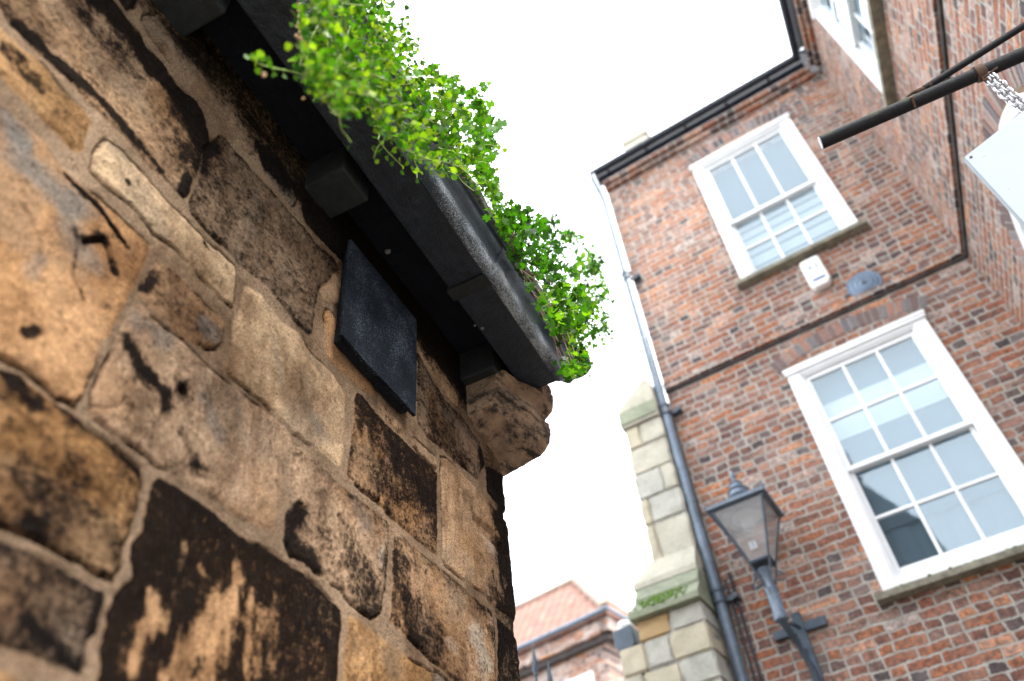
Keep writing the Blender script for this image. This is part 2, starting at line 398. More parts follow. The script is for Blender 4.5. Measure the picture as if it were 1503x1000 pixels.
# stones: outline in photograph pixels of the wall face, tint, roughness, grain streak, extra soot
T = dict(tan='CDA57A', pale='D6B48A', grey='A3937E', orange='CB9A66', brown='A4876A', ochre='C3945A', pink='CDA984', dark='5A5048', rusty='AA7644')
STONES = [
 ('S1', [(-40,-25),(0,12),(8,28),(30,48),(57,80),(100,118),(140,160),(160,180),(200,220),(225,250),(250,270),(268,290),(278,282),(290,250),(295,230),(308,203),(298,162),(287,145),(260,125),(240,95),(215,68),(207,48),(185,25),(165,0),(140,-40),(0,-150),(-90,-120)], 'tan', 1.0, 'n', .42),
 ('S2', [(209,25),(217,20),(230,22),(250,40),(275,72),(300,112),(325,145),(362,185),(378,205),(373,224),(367,227),(350,212),(330,180),(300,147),(280,125),(250,92),(225,55),(210,35)], 'brown', .8, 'h', .02),
 ('S2b', [(172,-20),(176,0),(185,12),(195,12),(200,0),(205,-20)], 'dark', .8, 'n', .4),
 ('S2c', [(258,47),(275,62),(320,112),(370,170),(400,205),(395,210),(365,177),(310,114),(262,58)], 'brown', .8, 'h', .05),
 ('S3', [(383,212),(390,212),(410,235),(425,255),(438,278),(436,300),(430,303),(410,280),(390,255),(382,230)], 'grey', 1, 'n', .30),
 ('S4', [(312,208),(322,200),(332,205),(350,227),(375,255),(390,270),(410,290),(425,310),(445,332),(462,355),(490,378),(500,395),(490,410),(470,425),(462,450),(458,490),(450,490),(420,458),(392,422),(372,405),(350,387),(315,350),(281,312),(280,298),(290,268),(300,235),(305,215)], 'brown', 1.3, 'h', .50),
 ('S4b', [(447,292),(455,290),(480,310),(500,340),(512,365),(508,388),(495,375),(470,350),(448,328),(444,310)], 'brown', 1, 'h', .6),
 ('S4c', [(478,460),(482,453),(492,465),(500,490),(515,515),(540,545),(550,575),(548,580),(530,570),(500,545),(480,520),(477,500)], 'orange', .5, 'h', -.2),
 ('S4d', [(470,425),(490,402),(508,394),(508,440),(500,448),(490,448),(478,440)], 'tan', .8, 'n', .1),
 ('S5', [(135,250),(140,225),(150,210),(160,208),(175,218),(212,257),(247,300),(280,328),(312,362),(345,390),(348,400),(345,425),(340,450),(332,442),(300,412),(250,360),(225,342),(212,325),(192,302),(175,287),(150,270)], 'pale', .7, 'h', .0),
 ('S6', [(-30,10),(0,40),(25,62),(50,82),(75,108),(100,138),(125,163),(135,180),(125,200),(122,217),(112,223),(98,215),(85,200),(58,175),(30,145),(0,112),(-30,85),(-90,40),(-90,-40)], 'ochre', .9, 'h', .3),
 ('S7', [(-30,110),(0,148),(12,160),(38,185),(62,207),(82,238),(100,255),(138,285),(175,318),(220,360),(217,368),(200,410),(180,450),(160,490),(150,500),(135,550),(120,585),(110,597),(82,585),(50,557),(25,540),(0,523),(-40,500),(-120,430),(-90,90)], 'orange', .9, 'n', .16),
 ('S8', [(205,430),(212,412),(225,390),(232,383),(247,390),(270,410),(300,445),(330,472),(328,490),(325,505),(318,512),(300,512),(272,500),(255,485),(237,465),(215,443)], 'tan', 1.1, 'n', .26),
 ('S9', [(195,452),(208,447),(225,468),(250,487),(272,504),(300,532),(327,555),(350,575),(387,602),(420,632),(430,648),(425,665),(418,680),(410,725),(401,780),(385,775),(350,757),(325,740),(275,707),(232,683),(200,660),(162,632),(137,612),(137,575),(145,550),(165,517)], 'pink', .9, 'v', .2),
 ('S10', [(360,420),(367,422),(385,435),(412,472),(440,490),(450,510),(475,535),(490,552),(500,570),(505,580),(506,645),(501,680),(497,682),(470,660),(432,637),(397,602),(380,585),(345,560),(328,540),(330,525),(340,510),(345,480),(350,455)], 'pale', .6, 'n', -.02),
 ('S10b', [(557,590),(565,597),(590,625),(595,637),(590,640),(575,625),(558,605)], 'tan', .6, 'n', .0),
 ('S11', [(521,590),(525,577),(532,580),(550,605),(575,630),(600,655),(625,678),(641,695),(642,750),(641,817),(625,805),(587,772),(567,755),(555,737),(510,702),(510,692),(517,645)], 'orange', 1.1, 'v', .52),
 ('S12', [(606,640),(622,655),(640,672),(643,685),(640,690),(620,672),(605,652)], 'tan', .5, 'n', -.1),
 ('S13', [(648,670),(655,672),(690,708),(720,740),(746,768),(757,810),(762,860),(766,915),(745,905),(725,890),(700,865),(675,848),(655,832),(649,820),(650,760),(647,700)], 'tan', .7, 'v', -.1),
 ('S14', [(714,685),(730,692),(744,700),(748,755),(735,745),(716,722)], 'brown', 1, 'n', .75),
 ('S15', [(614,515),(630,550),(655,590),(678,612),(704,650),(712,680),(700,705),(670,680),(650,660),(625,640),(612,620)], 'brown', 1.2, 'h', .34),
 ('S15b', [(600,480),(612,490),(640,530),(660,560),(674,585),(672,598),(655,580),(630,545),(613,512)], 'tan', .6, 'h', .0),
 ('S16', [(432,657),(437,657),(462,672),(485,697),(510,720),(540,740),(562,760),(572,772),(570,800),(568,850),(560,900),(545,910),(515,885),(500,865),(462,842),(432,817),(425,815),(415,790),(422,745),(425,700)], 'pink', 1.2, 'n', .46),
 ('S17', [(579,782),(600,797),(625,817),(662,850),(700,882),(720,897),(725,912),(729,1000),(728,1080),(700,1030),(665,999),(637,972),(605,940),(572,912),(577,850)], 'tan', .8, 'h', .40),
 ('S18', [(511,905),(517,905),(550,930),(600,967),(632,985),(635,1000),(633,1080),(500,1060),(505,1000)], 'ochre', .8, 'n', .22),
 ('S18b', [(639,985),(662,1005),(690,1040),(680,1090),(640,1080)], 'grey', .8, 'n', .1),
 ('S19', [(730,910),(745,922),(765,945),(772,1000),(775,1060),(735,1060)], 'brown', 1, 'v', .62),
 ('S20', [(232,702),(222,712),(212,760),(207,782),(197,800),(197,857),(182,862),(172,877),(162,912),(150,950),(147,987),(140,1060),(300,1120),(490,1070),(495,1000),(500,925),(500,895),(475,870),(445,843),(400,812),(350,785),(300,742),(262,717)], 'orange', .8, 'v', 1.25),
 ('S21', [(-40,535),(0,543),(25,552),(50,572),(87,600),(120,622),(175,662),(207,688),(210,707),(200,750),(195,770),(180,805),(175,837),(165,852),(125,832),(87,810),(50,790),(0,767),(-40,750),(-120,720),(-120,500)], 'ochre', 1.4, 'h', .56),
 ('S22', [(-40,780),(0,792),(37,805),(75,827),(112,852),(150,870),(150,890),(142,930),(127,942),(125,975),(120,987),(75,970),(37,957),(0,945),(-40,930),(-120,900),(-120,760)], 'brown', .9, 'n', .58),
 ('S23', [(-60,975),(0,985),(30,1000),(80,1040),(130,1080),(40,1200),(-120,1100)], 'ochre', .9, 'n', .3)]
# soot / stain strokes: pixels of a polyline on the wall, radius px, strength
SOOT = [([(120,-20),(165,20),(195,55),(220,95)], 24, .95), ([(262,142),(285,165),(298,200)], 20, 1.0), ([(235,110),(262,140)], 9, .7), ([(30,44),(60,70),(110,115),(150,150),(180,185),(215,225),(235,250)], 9, .85),
 ([(262,170),(290,205),(285,235)], 17, .5), ([(205,75),(230,115)], 12, .6), ([(275,262),(266,285)], 6, .9), ([(110,10),(125,25)], 16, .45), ([(160,60),(180,95)], 26, .3), ([(240,185),(265,225)], 26, .3),
 ([(15,80),(45,115),(60,130)], 15, .65), ([(96,258),(140,300),(170,340),(185,362)], 5, .85), ([(118,352),(150,352)], 11, .85), ([(165,385),(170,400)], 6, .7), ([(35,488),(50,488)], 7, .8), ([(110,365),(105,400),(120,440)], 3, .5),
 ([(185,268),(186,270)], 4, .8), ([(300,357),(303,363)], 5, .85), ([(225,400),(212,425)], 7, .6), ([(192,512),(205,540),(212,548)], 13, 1.0), ([(225,555),(240,580),(243,598)], 11, .85), ([(267,572),(269,578)], 12, .7),
 ([(200,590),(215,630)], 24, .32), ([(270,640),(285,675)], 9, .4), ([(245,685),(300,690)], 9, .4), ([(540,600),(580,650),(620,690),(635,740)], 24, .5), ([(560,700),(600,715)], 20, .35), ([(720,690),(738,720),(742,752)], 16, .9),
 ([(742,770),(748,800),(752,850),(758,910)], 18, 1.1), ([(728,760),(735,820)], 12, .5), ([(720,870),(745,888)], 14, .8), ([(424,762),(430,800),(455,825)], 11, .6), ([(520,820),(545,880)], 20, .3), ([(440,745),(436,760)], 8, .8), ([(582,830),(600,900),(640,940)], 22, .35), ([(740,930),(760,990)], 20, .4),
 ([(388,230),(410,262)], 12, .9), ([(455,300),(490,345)], 22, .7), ([(330,100),(300,60),(270,30)], 9, .25), ([(90,590),(100,600),(130,625),(165,650),(200,690)], 9, .5), ([(20,565),(45,590)], 14, .6), ([(0,545),(30,560)], 8, .6), ([(40,765),(60,785)], 9, .6),
 ([(150,880),(140,930)], 10, .5), ([(40,910),(80,950),(110,975)], 8, .4), ([(40,690),(100,720)], 26, .2), ([(640,620),(680,670)], 18, .3),
 # bare sandstone showing through the soot of the big black block
 ([(190,980),(203,950),(212,925)], 9, -.8), ([(212,925),(225,895),(222,870)], 7, -.8), ([(226,880),(232,915)], 10, -.7), ([(345,830),(347,855),(335,890)], 8, -.8), ([(320,890),(290,930),(262,965),(255,1000)], 15, -.7), ([(335,900),(310,960),(300,1010)], 16, -.65), ([(368,870),(362,930),(358,1000)], 6, -.6), ([(380,900),(375,990)], 7, -.45), ([(268,800),(262,835)], 4, -.5), ([(292,830),(297,840)], 4, -.6),
 ([(235,1000),(250,975)], 10, -.6), ([(405,880),(398,920),(395,980)], 7, -.4), ([(330,745),(345,790)], 10, -.12)]
# crust that spalled off: shallow hollows in the face
PITS = [([(267,570),(269,576)], 6, .05), ([(120,355),(150,350),(160,375),(165,400)], 5, .012), ([(100,262),(140,305),(185,362)], 3, .010), ([(700,770),(725,790),(737,815)], 9, .014), ([(30,300),(60,360),(62,400)], 3, .005),
 ([(300,358),(303,362)], 3, .010), ([(440,740),(452,748)], 3, .010), ([(497,757),(503,770)], 3, .010), ([(135,600),(175,600),(185,570),(165,535)], 3, .004)]
GREY = [([(20,220),(60,260),(100,300)], 45, .8), ([(10,180),(30,200)], 30, .8), ([(100,330),(130,380)], 30, .5), ([(45,400),(60,380)], 16, .5), ([(205,470),(240,500)], 20, .5), ([(300,590),(320,640)], 14, .5), ([(400,500),(410,560)], 10, .3), ([(300,480),(320,500)], 16, .6), ([(310,740),(325,760)], 16, .6), ([(520,740),(540,770)], 14, .4), ([(460,620),(480,650)], 12, .35), ([(700,650),(690,600)], 12, .4)]
WHITE = [([(560,805),(558,830)], 3.5, .9), ([(700,940),(712,975)], 16, .75), ([(723,905),(727,960)], 6, .5), ([(712,790),(730,820)], 8, .4), ([(660,945),(670,950)], 8, .3), ([(150,505),(120,600)], 3, .25)]

def px_m(x, y, r):  # pixels to metres on the wall at that pixel
    a = np.array(wallpt(x, y)); b = np.array(wallpt(x + 3, y + 3)); return r * np.linalg.norm(b - a) / 4.243
def build_stone_wall():
    ys = np.concatenate([np.linspace(.02, 2.34, 620)]); zs = np.linspace(-.12, 2.25, 618)
    Y, Z = np.meshgrid(ys, zs)
    H = np.full(Y.shape, 0.); tint = np.zeros(Y.shape + (3,)); soot = np.zeros(Y.shape)  # soot also carries the eaves shade painted at the wall head
    wy = Y + (fbm(Y, Z, 14, 3, 3) - .5) * .012 + (fbm(Y, Z, 60, 2, 5) - .5) * .006
    wz = Z + (fbm(Y, Z, 14, 3, 9) - .5) * .012 + (fbm(Y, Z, 60, 2, 7) - .5) * .006
    # mortar: trowelled, gritty, pale brown
    mort = np.ones(Y.shape); mc = np.array(lin('B89D82'))
    grit = fbm(Y, Z, 90, 3, 21)
    tint[:] = mc * (0.45 + .5 * fbm(Y, Z, 12, 4, 33) + .25 * (grit - .5))[..., None]
    H += -.001 + .006 * (fbm(Y, Z, 25, 4, 41) - .5) + .003 * (grit - .5)
    crack = np.zeros(Y.shape)
    stones = [(n, [wallpt(*p) for p in pg], T[t], ro, st, so2) for n, pg, t, ro, st, so2 in STONES]
    # plain blocks where the photograph stops
    taken = np.zeros(Y.shape, bool); polys = []
    for s in stones:
        a = np.array(s[1]); m = (Y > a[:, 0].min()) & (Y < a[:, 0].max()) & (Z > a[:, 1].min()) & (Z < a[:, 1].max())
        _, ins = seg_d(Y[m], Z[m], s[1]); taken[m] |= ins
    for k, (z0, z1) in enumerate(((-.12, .17), (.19, .5), (.52, .88), (.93, 1.19), (1.25, 1.52), (1.57, 1.95))):
        y = -.1 + .2 * (k % 2)
        while y < 2.3:
            L = random.uniform(.35, .6); a, b = y, min(y + L, 2.35)
            m = (Y > a) & (Y < b) & (Z > z0) & (Z < z1)
            if m.any() and taken[m].mean() < .04 and b - a > .1:
                stones.append(('g', [(a + .01, z0), (b - .01, z0), (b - .01, z1), (a + .01, z1)], random.choice([T['tan'], T['ochre'], T['brown']]), 1, 'n', random.uniform(0, .5)))
            y += L
    for i, (n, pg, tc, ro, st, so2) in enumerate(stones):
        a = np.array(pg); pad = .03
        m = (Y > a[:, 0].min() - pad) & (Y < a[:, 0].max() + pad) & (Z > a[:, 1].min() - pad) & (Z < a[:, 1].max() + pad)
        if not m.any(): continue
        d, ins = seg_d(wy[m], wz[m], pg); d = np.where(ins, d, -d)
        f = sst(d, -.006, .003)                       # inside the stone
        yy, zz = Y[m], Z[m]
        if st == 'h': g1 = fbm(yy * .55, zz * 1.6, 26, 5, 50 + i, .6)
        elif st == 'v': g1 = fbm(yy * 2.0, zz * .5, 26, 5, 50 + i, .6)
        else: g1 = fbm(yy, zz, 22, 5, 50 + i, .6)
        big = fbm(yy, zz, 6, 3, 90 + i)
        g2 = fbm(yy, zz, 75, 3, 370 + i, .65)
        h = .003 * sst(d, 0, .010) + .010 * (big - .5) * sst(d, 0, .04) + ro * .013 * (g1 - .5) * sst(d, 0, .012) + ro * .0045 * (g2 - .5)
        if st == 'v': h += .0016 * np.sin((yy + .35 * zz) * 420 + 6 * big) * sst(d, .005, .02)
        c = np.array(lin(tc)) * 1.2; c = c * .82 + c.mean() * .18
        hue = fbm(yy, zz, 9, 4, 130 + i); hue2 = fbm(yy, zz, 5, 3, 170 + i); fine = fbm(yy, zz, 70, 3, 210 + i, .7)
        cc = c[None, :] * (.68 + .42 * hue + .30 * (g1 - .5) * 2 + .35 * (fine - .5))[:, None]
        cc = cc * (1 - .35 * sst(hue2, .5, .75))[:, None] + np.array(lin('A87848'))[None] * (.35 * sst(hue2, .5, .75))[:, None]
        br = .5 * sst(fbm(yy, zz, 11, 5, 390 + i, .6), .47, .66)[:, None]; cc = cc * (1 - br) + cc * np.array([.38, .34, .32]) * br
        gr = .33 * sst(fbm(yy, zz, 7, 4, 250 + i), .52, .7)[:, None]
        cc = cc * (1 - gr) + np.array(lin('8E877C'))[None] * .85 * gr
        s = so2 * .8 + .04 + .55 * (fbm(yy, zz, 8, 4, 290 + i) - .5) + .6 * (g1 - .5) + .25 * (g2 - .5)
        if so2 > .3: s += .25 * np.exp(-(d / .02) ** 2)
        H[m] = H[m] * (1 - f) + h * f
        tint[m] = tint[m] * (1 - f[:, None]) + cc * f[:, None]
        soot[m] = soot[m] * (1 - f) + s * f
        mort[m] = mort[m] * (1 - f)
        # open joint between stone and mortar, here and there
        cm = np.exp(-((d + .001) / .0032) ** 2) * sst(fbm(yy, zz, 7, 3, 330 + i), .47, .62)
        crack[m] = np.maximum(crack[m], cm)
    # rain-washed grime drifting down over stones and joints alike
    gm = sst(fbm(Y * 1.5, Z * .55, 6, 5, 510, .6), .45, .68) * .5 + sst(fbm(Y, Z, 3, 4, 520), .45, .7) * .25
    tint[:] = tint * (1 - gm)[..., None] + tint * np.array([.40, .34, .30]) * gm[..., None]
    soot += .10 * gm
    for pts, r, s in SOOT:
        P = [wallpt(*p) for p in pts]; rm = px_m(*pts[0], r)
        a = np.array(P); m = (Y > a[:, 0].min() - 2.2 * rm) & (Y < a[:, 0].max() + 2.2 * rm) & (Z > a[:, 1].min() - 2.2 * rm) & (Z < a[:, 1].max() + 2.2 * rm)
        if not m.any(): continue
        d = line_d(Y[m], Z[m], P) / (rm * 1.25) + (1.5 * (fbm(Y[m] * 1.3, Z[m] * .8, 22, 4, 400 + int(r * 7)) - .5) if s > 0 else 3.2 * (fbm(Y[m] * 2.6 + Z[m] * .5, Z[m] * .7, 30, 5, 430, .65) - .5))
        k = (1 - sst(d, .3, 1.7)) * s; k = np.where(mort[m] > .5, k * .5, k)
        soot[m] = soot[m] + k if s > 0 else soot[m] + k
    for pts, r, dep in PITS:
        P = [wallpt(*p) for p in pts]; rm = px_m(*pts[0], r); d = line_d(wy, wz, P) / rm
        H -= dep * (1 - sst(d, .4, 1.3))
    for L, colr in ((GREY, '908C86'), (WHITE, 'E2D6C4')):
        for pts, r, s in L:
            P = [wallpt(*p) for p in pts]; rm = px_m(*pts[0], r); d = line_d(Y, Z, P) / rm + 1.3 * (fbm(Y, Z, 25, 4, 470) - .5)
            k = ((1 - sst(d, .3, 1.4)) * s * (mort < .5))[..., None]; tint[:] = tint * (1 - k) + np.array(lin(colr)) * .8 * k
    # rust run below the slate plate
    P = [wallpt(*p) for p in ((498,480),(506,505),(540,540),(560,562))]; k = (.7 * (1 - sst(line_d(Y, Z, P), .0, .035)))[..., None]
    tint[:] = tint * (1 - k) + np.array(lin('B5703A')) * k
    # eaves shade painted dark over the wall head, mixed with grime
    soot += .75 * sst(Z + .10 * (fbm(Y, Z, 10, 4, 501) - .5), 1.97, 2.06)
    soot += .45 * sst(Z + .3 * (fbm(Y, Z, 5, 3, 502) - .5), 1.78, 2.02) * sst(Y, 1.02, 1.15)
    H -= .010 * crack; soot = np.maximum(soot, crack * .9)
    # worn corner
    edge = 2.318 + .016 * (fbm(Z * 1.0, Z * 0 + 3., 9, 3, 77) - .5) + .008 * (fbm(Z, Z * 0, 40, 2, 78) - .5) - .012 * (mort * sst(Y, 2.2, 2.3))
    e = np.clip((Y - (edge - .05)) / .05, 0, 1); H -= .03 * e ** 3
    Yp = Y.copy(); over = Y > edge; Yp[over] = edge[over] + .0; H[over] -= (Y[over] - edge[over]) * 2.2
    ny, nz = len(ys), len(zs)
    co = np.stack([-1 + H, Yp, Z], -1).reshape(-1, 3).astype(np.float32)
    i = np.arange(nz * ny).reshape(nz, ny)
    q = np.stack([i[:-1, :-1], i[:-1, 1:], i[1:, 1:], i[1:, :-1]], -1).reshape(-1, 4)
    q = q[:, ::-1] if False else q
    me = bpy.data.meshes.new('front_wall'); nq = len(q)
    me.vertices.add(len(co)); me.vertices.foreach_set('co', co.ravel())
    me.loops.add(nq * 4); me.loops.foreach_set('vertex_index', q.ravel().astype(np.int32))
    me.polygons.add(nq); me.polygons.foreach_set('loop_start', np.arange(0, nq * 4, 4, dtype=np.int32)); me.polygons.foreach_set('loop_total', np.full(nq, 4, dtype=np.int32))
    me.polygons.foreach_set('use_smooth', np.ones(nq, dtype=bool)); me.update()
    a = me.attributes.new('tint', 'FLOAT_COLOR', 'POINT')
    a.data.foreach_set('color', np.concatenate([np.clip(tint, 0, 1), np.ones(Y.shape + (1,))], -1).astype(np.float32).ravel())
    for nme, arr in (('soot', soot), ('mort', mort)):
        a = me.attributes.new(nme, 'FLOAT', 'POINT'); a.data.foreach_set('value', arr.astype(np.float32).ravel())
    m = NT('sooty_sandstone'); p = m.pos()
    t = m.attr('tint'); s = m.attr('soot', 'Fac'); mo = m.attr('mort', 'Fac')
    n1 = m.noise(p, 75, 8, .78); n2 = m.noise(p, 260, 4, .75); n3 = m.noise(p, 24, 7, .75)
    col = m.mix(1, t, m.ramp(n2, [(.32, (.30, .28, .26)), (.5, (1, 1, 1)), (.68, (1.85, 1.78, 1.7))]), 'MULTIPLY')
    pits = m.math('MULTIPLY', m.sstep(n1, .57, .65), m.math('SUBTRACT', .75, m.math('MULTIPLY', mo, .55)))
    col = m.mix(pits, col, (.035, .028, .025))
    sm = m.math('ADD', s, m.math('ADD', m.math('MULTIPLY', m.math('SUBTRACT', n1, .5), 2.1), m.math('ADD', m.math('MULTIPLY', m.math('SUBTRACT', n3, .5), 1.1), m.math('MULTIPLY', m.math('SUBTRACT', n2, .5), 1.5))))
    col = m.mix(m.math('MULTIPLY', m.sstep(sm, .05, .66), .54), col, m.mix(1, col, (.30, .24, .20), 'MULTIPLY'))
    mask = m.sstep(sm, .40, .92)
    col = m.mix(m.math('MULTIPLY', mask, .96), col, m.ramp(m.math('ADD', m.math('MULTIPLY', n1, .6), m.math('MULTIPLY', n2, .4)), [(.35, (.0008, .0008, .0012)), (.5, (.004, .0035, .004)), (.68, (.030, .025, .022))]))
    m.col(col); m.rough(.9); m.p.inputs['Specular IOR Level'].default_value = .04
    m.bump(m.math('ADD', m.math('MULTIPLY', n1, 1.0), m.math('MULTIPLY', n2, .7)), 1.0, .015)
    me.materials.append(m.m)
    return link(bpy.data.objects.new('front_wall', me), stone)
build_stone_wall()
# the rest of the building shell, plainer coursed stone
M_ashlar = mat_brick('coursed_sandstone', .42, .31, .018, cols=[(0, (.05, .04, .035)), (.3, (.26, .18, .11)), (.6, (.38, .27, .17)), (1, (.44, .33, .21))], mcol=(.33, .26, .19), jitter=.03, pale=.15, dark=.8, headers=.15)
def side_frame(x, y, z=0, ang=0): return Matrix.Translation((x, y, z)) @ Matrix.Rotation(R_(ang), 4, 'Z')
bm = B(); box(bm, 0, 9.02, .0, .3, -1.6, 2.14)       # long wall behind the camera (local x runs along +Y)
WL = side_frame(-1.0, -9.0, 0, 90); finish(bm, 'side_wall', M_ashlar, stone, WL, False)
bm = B(); box(bm, .02, 2.30, .0, .3, -1.6, -.12)      # foot of the street wall
finish(bm, 'wall_base', M_ashlar, stone, side_frame(-1.0, 0, 0, 90), False)
bm = B(); box(bm, .06, 5.0, -.02, .3, -1.6, 2.14)
WE = side_frame(-1.0, 2.3, 0, 180); finish(bm, 'end_wall', M_ashlar, stone, WE, False)
bm = B(); prism(bm, [(-.64, 2.29), (-3.3, 4.6), (-5.9, 2.29), (-5.9, 2.25), (-3.3, 4.52), (-.70, 2.25)], -9.2, 2.38, 'xz')
finish(bm, 'roof', M_slate, stone, I4, False)
bm = B(); prism(bm, [(-1.02, 2.14), (-3.3, 4.5), (-5.9, 2.14)], 2.0, 2.27, 'xz')
finish(bm, 'gable', M_ashlar, stone, I4, False)
# eaves: recessed dark soffit, rafter blocks, boxed board, ogee gutter
bm = B(); box(bm, -1.03, -.80, -9, 2.215, 2.235, 2.25)
finish(bm, 'soffit', M_soffit, stone, I4, False)
def gblock(bm, y0, y1, z0=2.098):
    box(bm, -1.01, -.862, y0, y1, z0, 2.234)
for y0, y1 in ((-.95, -.84), (-.28, -.17), (.385, .49), (1.005, 1.14), (1.98, 2.11)):
    bm = B(); gblock(bm, y0, y1)
    finish(bm, 'rafter_block', mat_block if 'mat_block' in globals() else globals().setdefault('mat_block', mat_plain('dusty_black_timber', (.009, .013, .015), .75, .5, 25, .6, 90)), stone, I4, False, .006)
bm = B(); box(bm, -.828, -.694, -9, 1.58, 2.118, 2.144); box(bm, -.828, -.694, 1.64, 2.20, 2.118, 2.144); box(bm, -.828, -.812, -9, 2.20, 2.144, 2.234)
finish(bm, 'fascia_board', M_box, stone, I4, False, .003)
bm = B(); box(bm, -.84, -.69, 1.583, 1.637, 2.108, 2.15)
finish(bm, 'gutter_bracket', mat_block, stone, I4, False, .004)
def ogee(o=0.):
    outer = [(-.692, 2.116), (-.676, 2.122), (-.664, 2.134), (-.657, 2.150), (-.655, 2.168), (-.652, 2.184), (-.642, 2.200), (-.632, 2.212), (-.628, 2.228), (-.627, 2.246), (-.617, 2.250), (-.615, 2.262)]
    return outer
og = ogee(); inner = [(x - .006 if k < 9 else x - .012, z + .004) for k, (x, z) in enumerate(og)][::-1]
gut = None
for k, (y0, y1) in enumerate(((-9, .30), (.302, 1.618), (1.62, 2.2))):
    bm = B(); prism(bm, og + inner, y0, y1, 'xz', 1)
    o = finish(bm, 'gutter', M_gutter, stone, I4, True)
# joint collar with blobs of pale sealant
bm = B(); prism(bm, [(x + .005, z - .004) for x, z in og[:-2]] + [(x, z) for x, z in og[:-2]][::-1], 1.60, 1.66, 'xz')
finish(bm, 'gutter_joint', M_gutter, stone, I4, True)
def blob(bm, c, r, n=2, seed=0):
    rs = random.Random(seed); ret = bmesh.ops.create_icosphere(bm, subdivisions=n, radius=1)
    for v in ret['verts']:
        k = 1 + .5 * (rs.random() - .5); v.co = Vector((c[0] + v.co.x * r[0] * k, c[1] + v.co.y * r[1] * k, c[2] + v.co.z * r[2] * k))
M_web = mat_plain('dusty_cobweb', (.22, .22, .23), .95, .3, 60, .6, 150)
for k, (px, X, r) in enumerate((((722, 390), -.664, (.006, .018, .014)), ((743, 412), -.664, (.005, .012, .010)))):
    p = at_x(px[0], px[1], X); bm = B(); blob(bm, p, r, 2, k); finish(bm, 'sealant_blob', M_web, stone, I4)
# lead rim with moss along the slates above the gutter
bm = B(); rr = random.Random(4)
N = 180; prev = None
for k in range(N + 1):
    y = -9 + 11.27 * k / N if k < 60 else (-9 + 11.27 * 60 / N) + (2.27 - (-9 + 11.27 * 60 / N)) * (k - 60) / (N - 60)
    w1 = rr.uniform(-.002, .004); ring = [bm.verts.new(c) for c in ((-.632, y, 2.262), (-.606 + w1, y, 2.266 + w1), (-.598 + w1, y, 2.290 + w1), (-.64, y, 2.302))]
    if prev:
        for a in range(4):
            b = (a + 1) % 4; bm.faces.new((prev[a], prev[b], ring[b], ring[a]))
    else: bm.faces.new(ring)
    prev = ring
bm.faces.new(prev[::-1]); finish(bm, 'eaves_slates', M_rim, stone, I4)
# end closure of the gutter and the small cup turning round the gable
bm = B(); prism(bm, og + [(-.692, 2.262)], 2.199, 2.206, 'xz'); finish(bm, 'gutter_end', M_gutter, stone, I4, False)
bm = B()
pr_ = [(-.735, 2.40), (-.735, 2.315), (-.70, 2.303), (-.655, 2.298), (-.628, 2.305), (-.610, 2.325), (-.603, 2.35), (-.603, 2.40)]
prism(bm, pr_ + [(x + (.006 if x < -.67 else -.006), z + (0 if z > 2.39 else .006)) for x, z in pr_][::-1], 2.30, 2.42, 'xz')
finish(bm, 'gable_gutter', M_gutter, stone, I4)
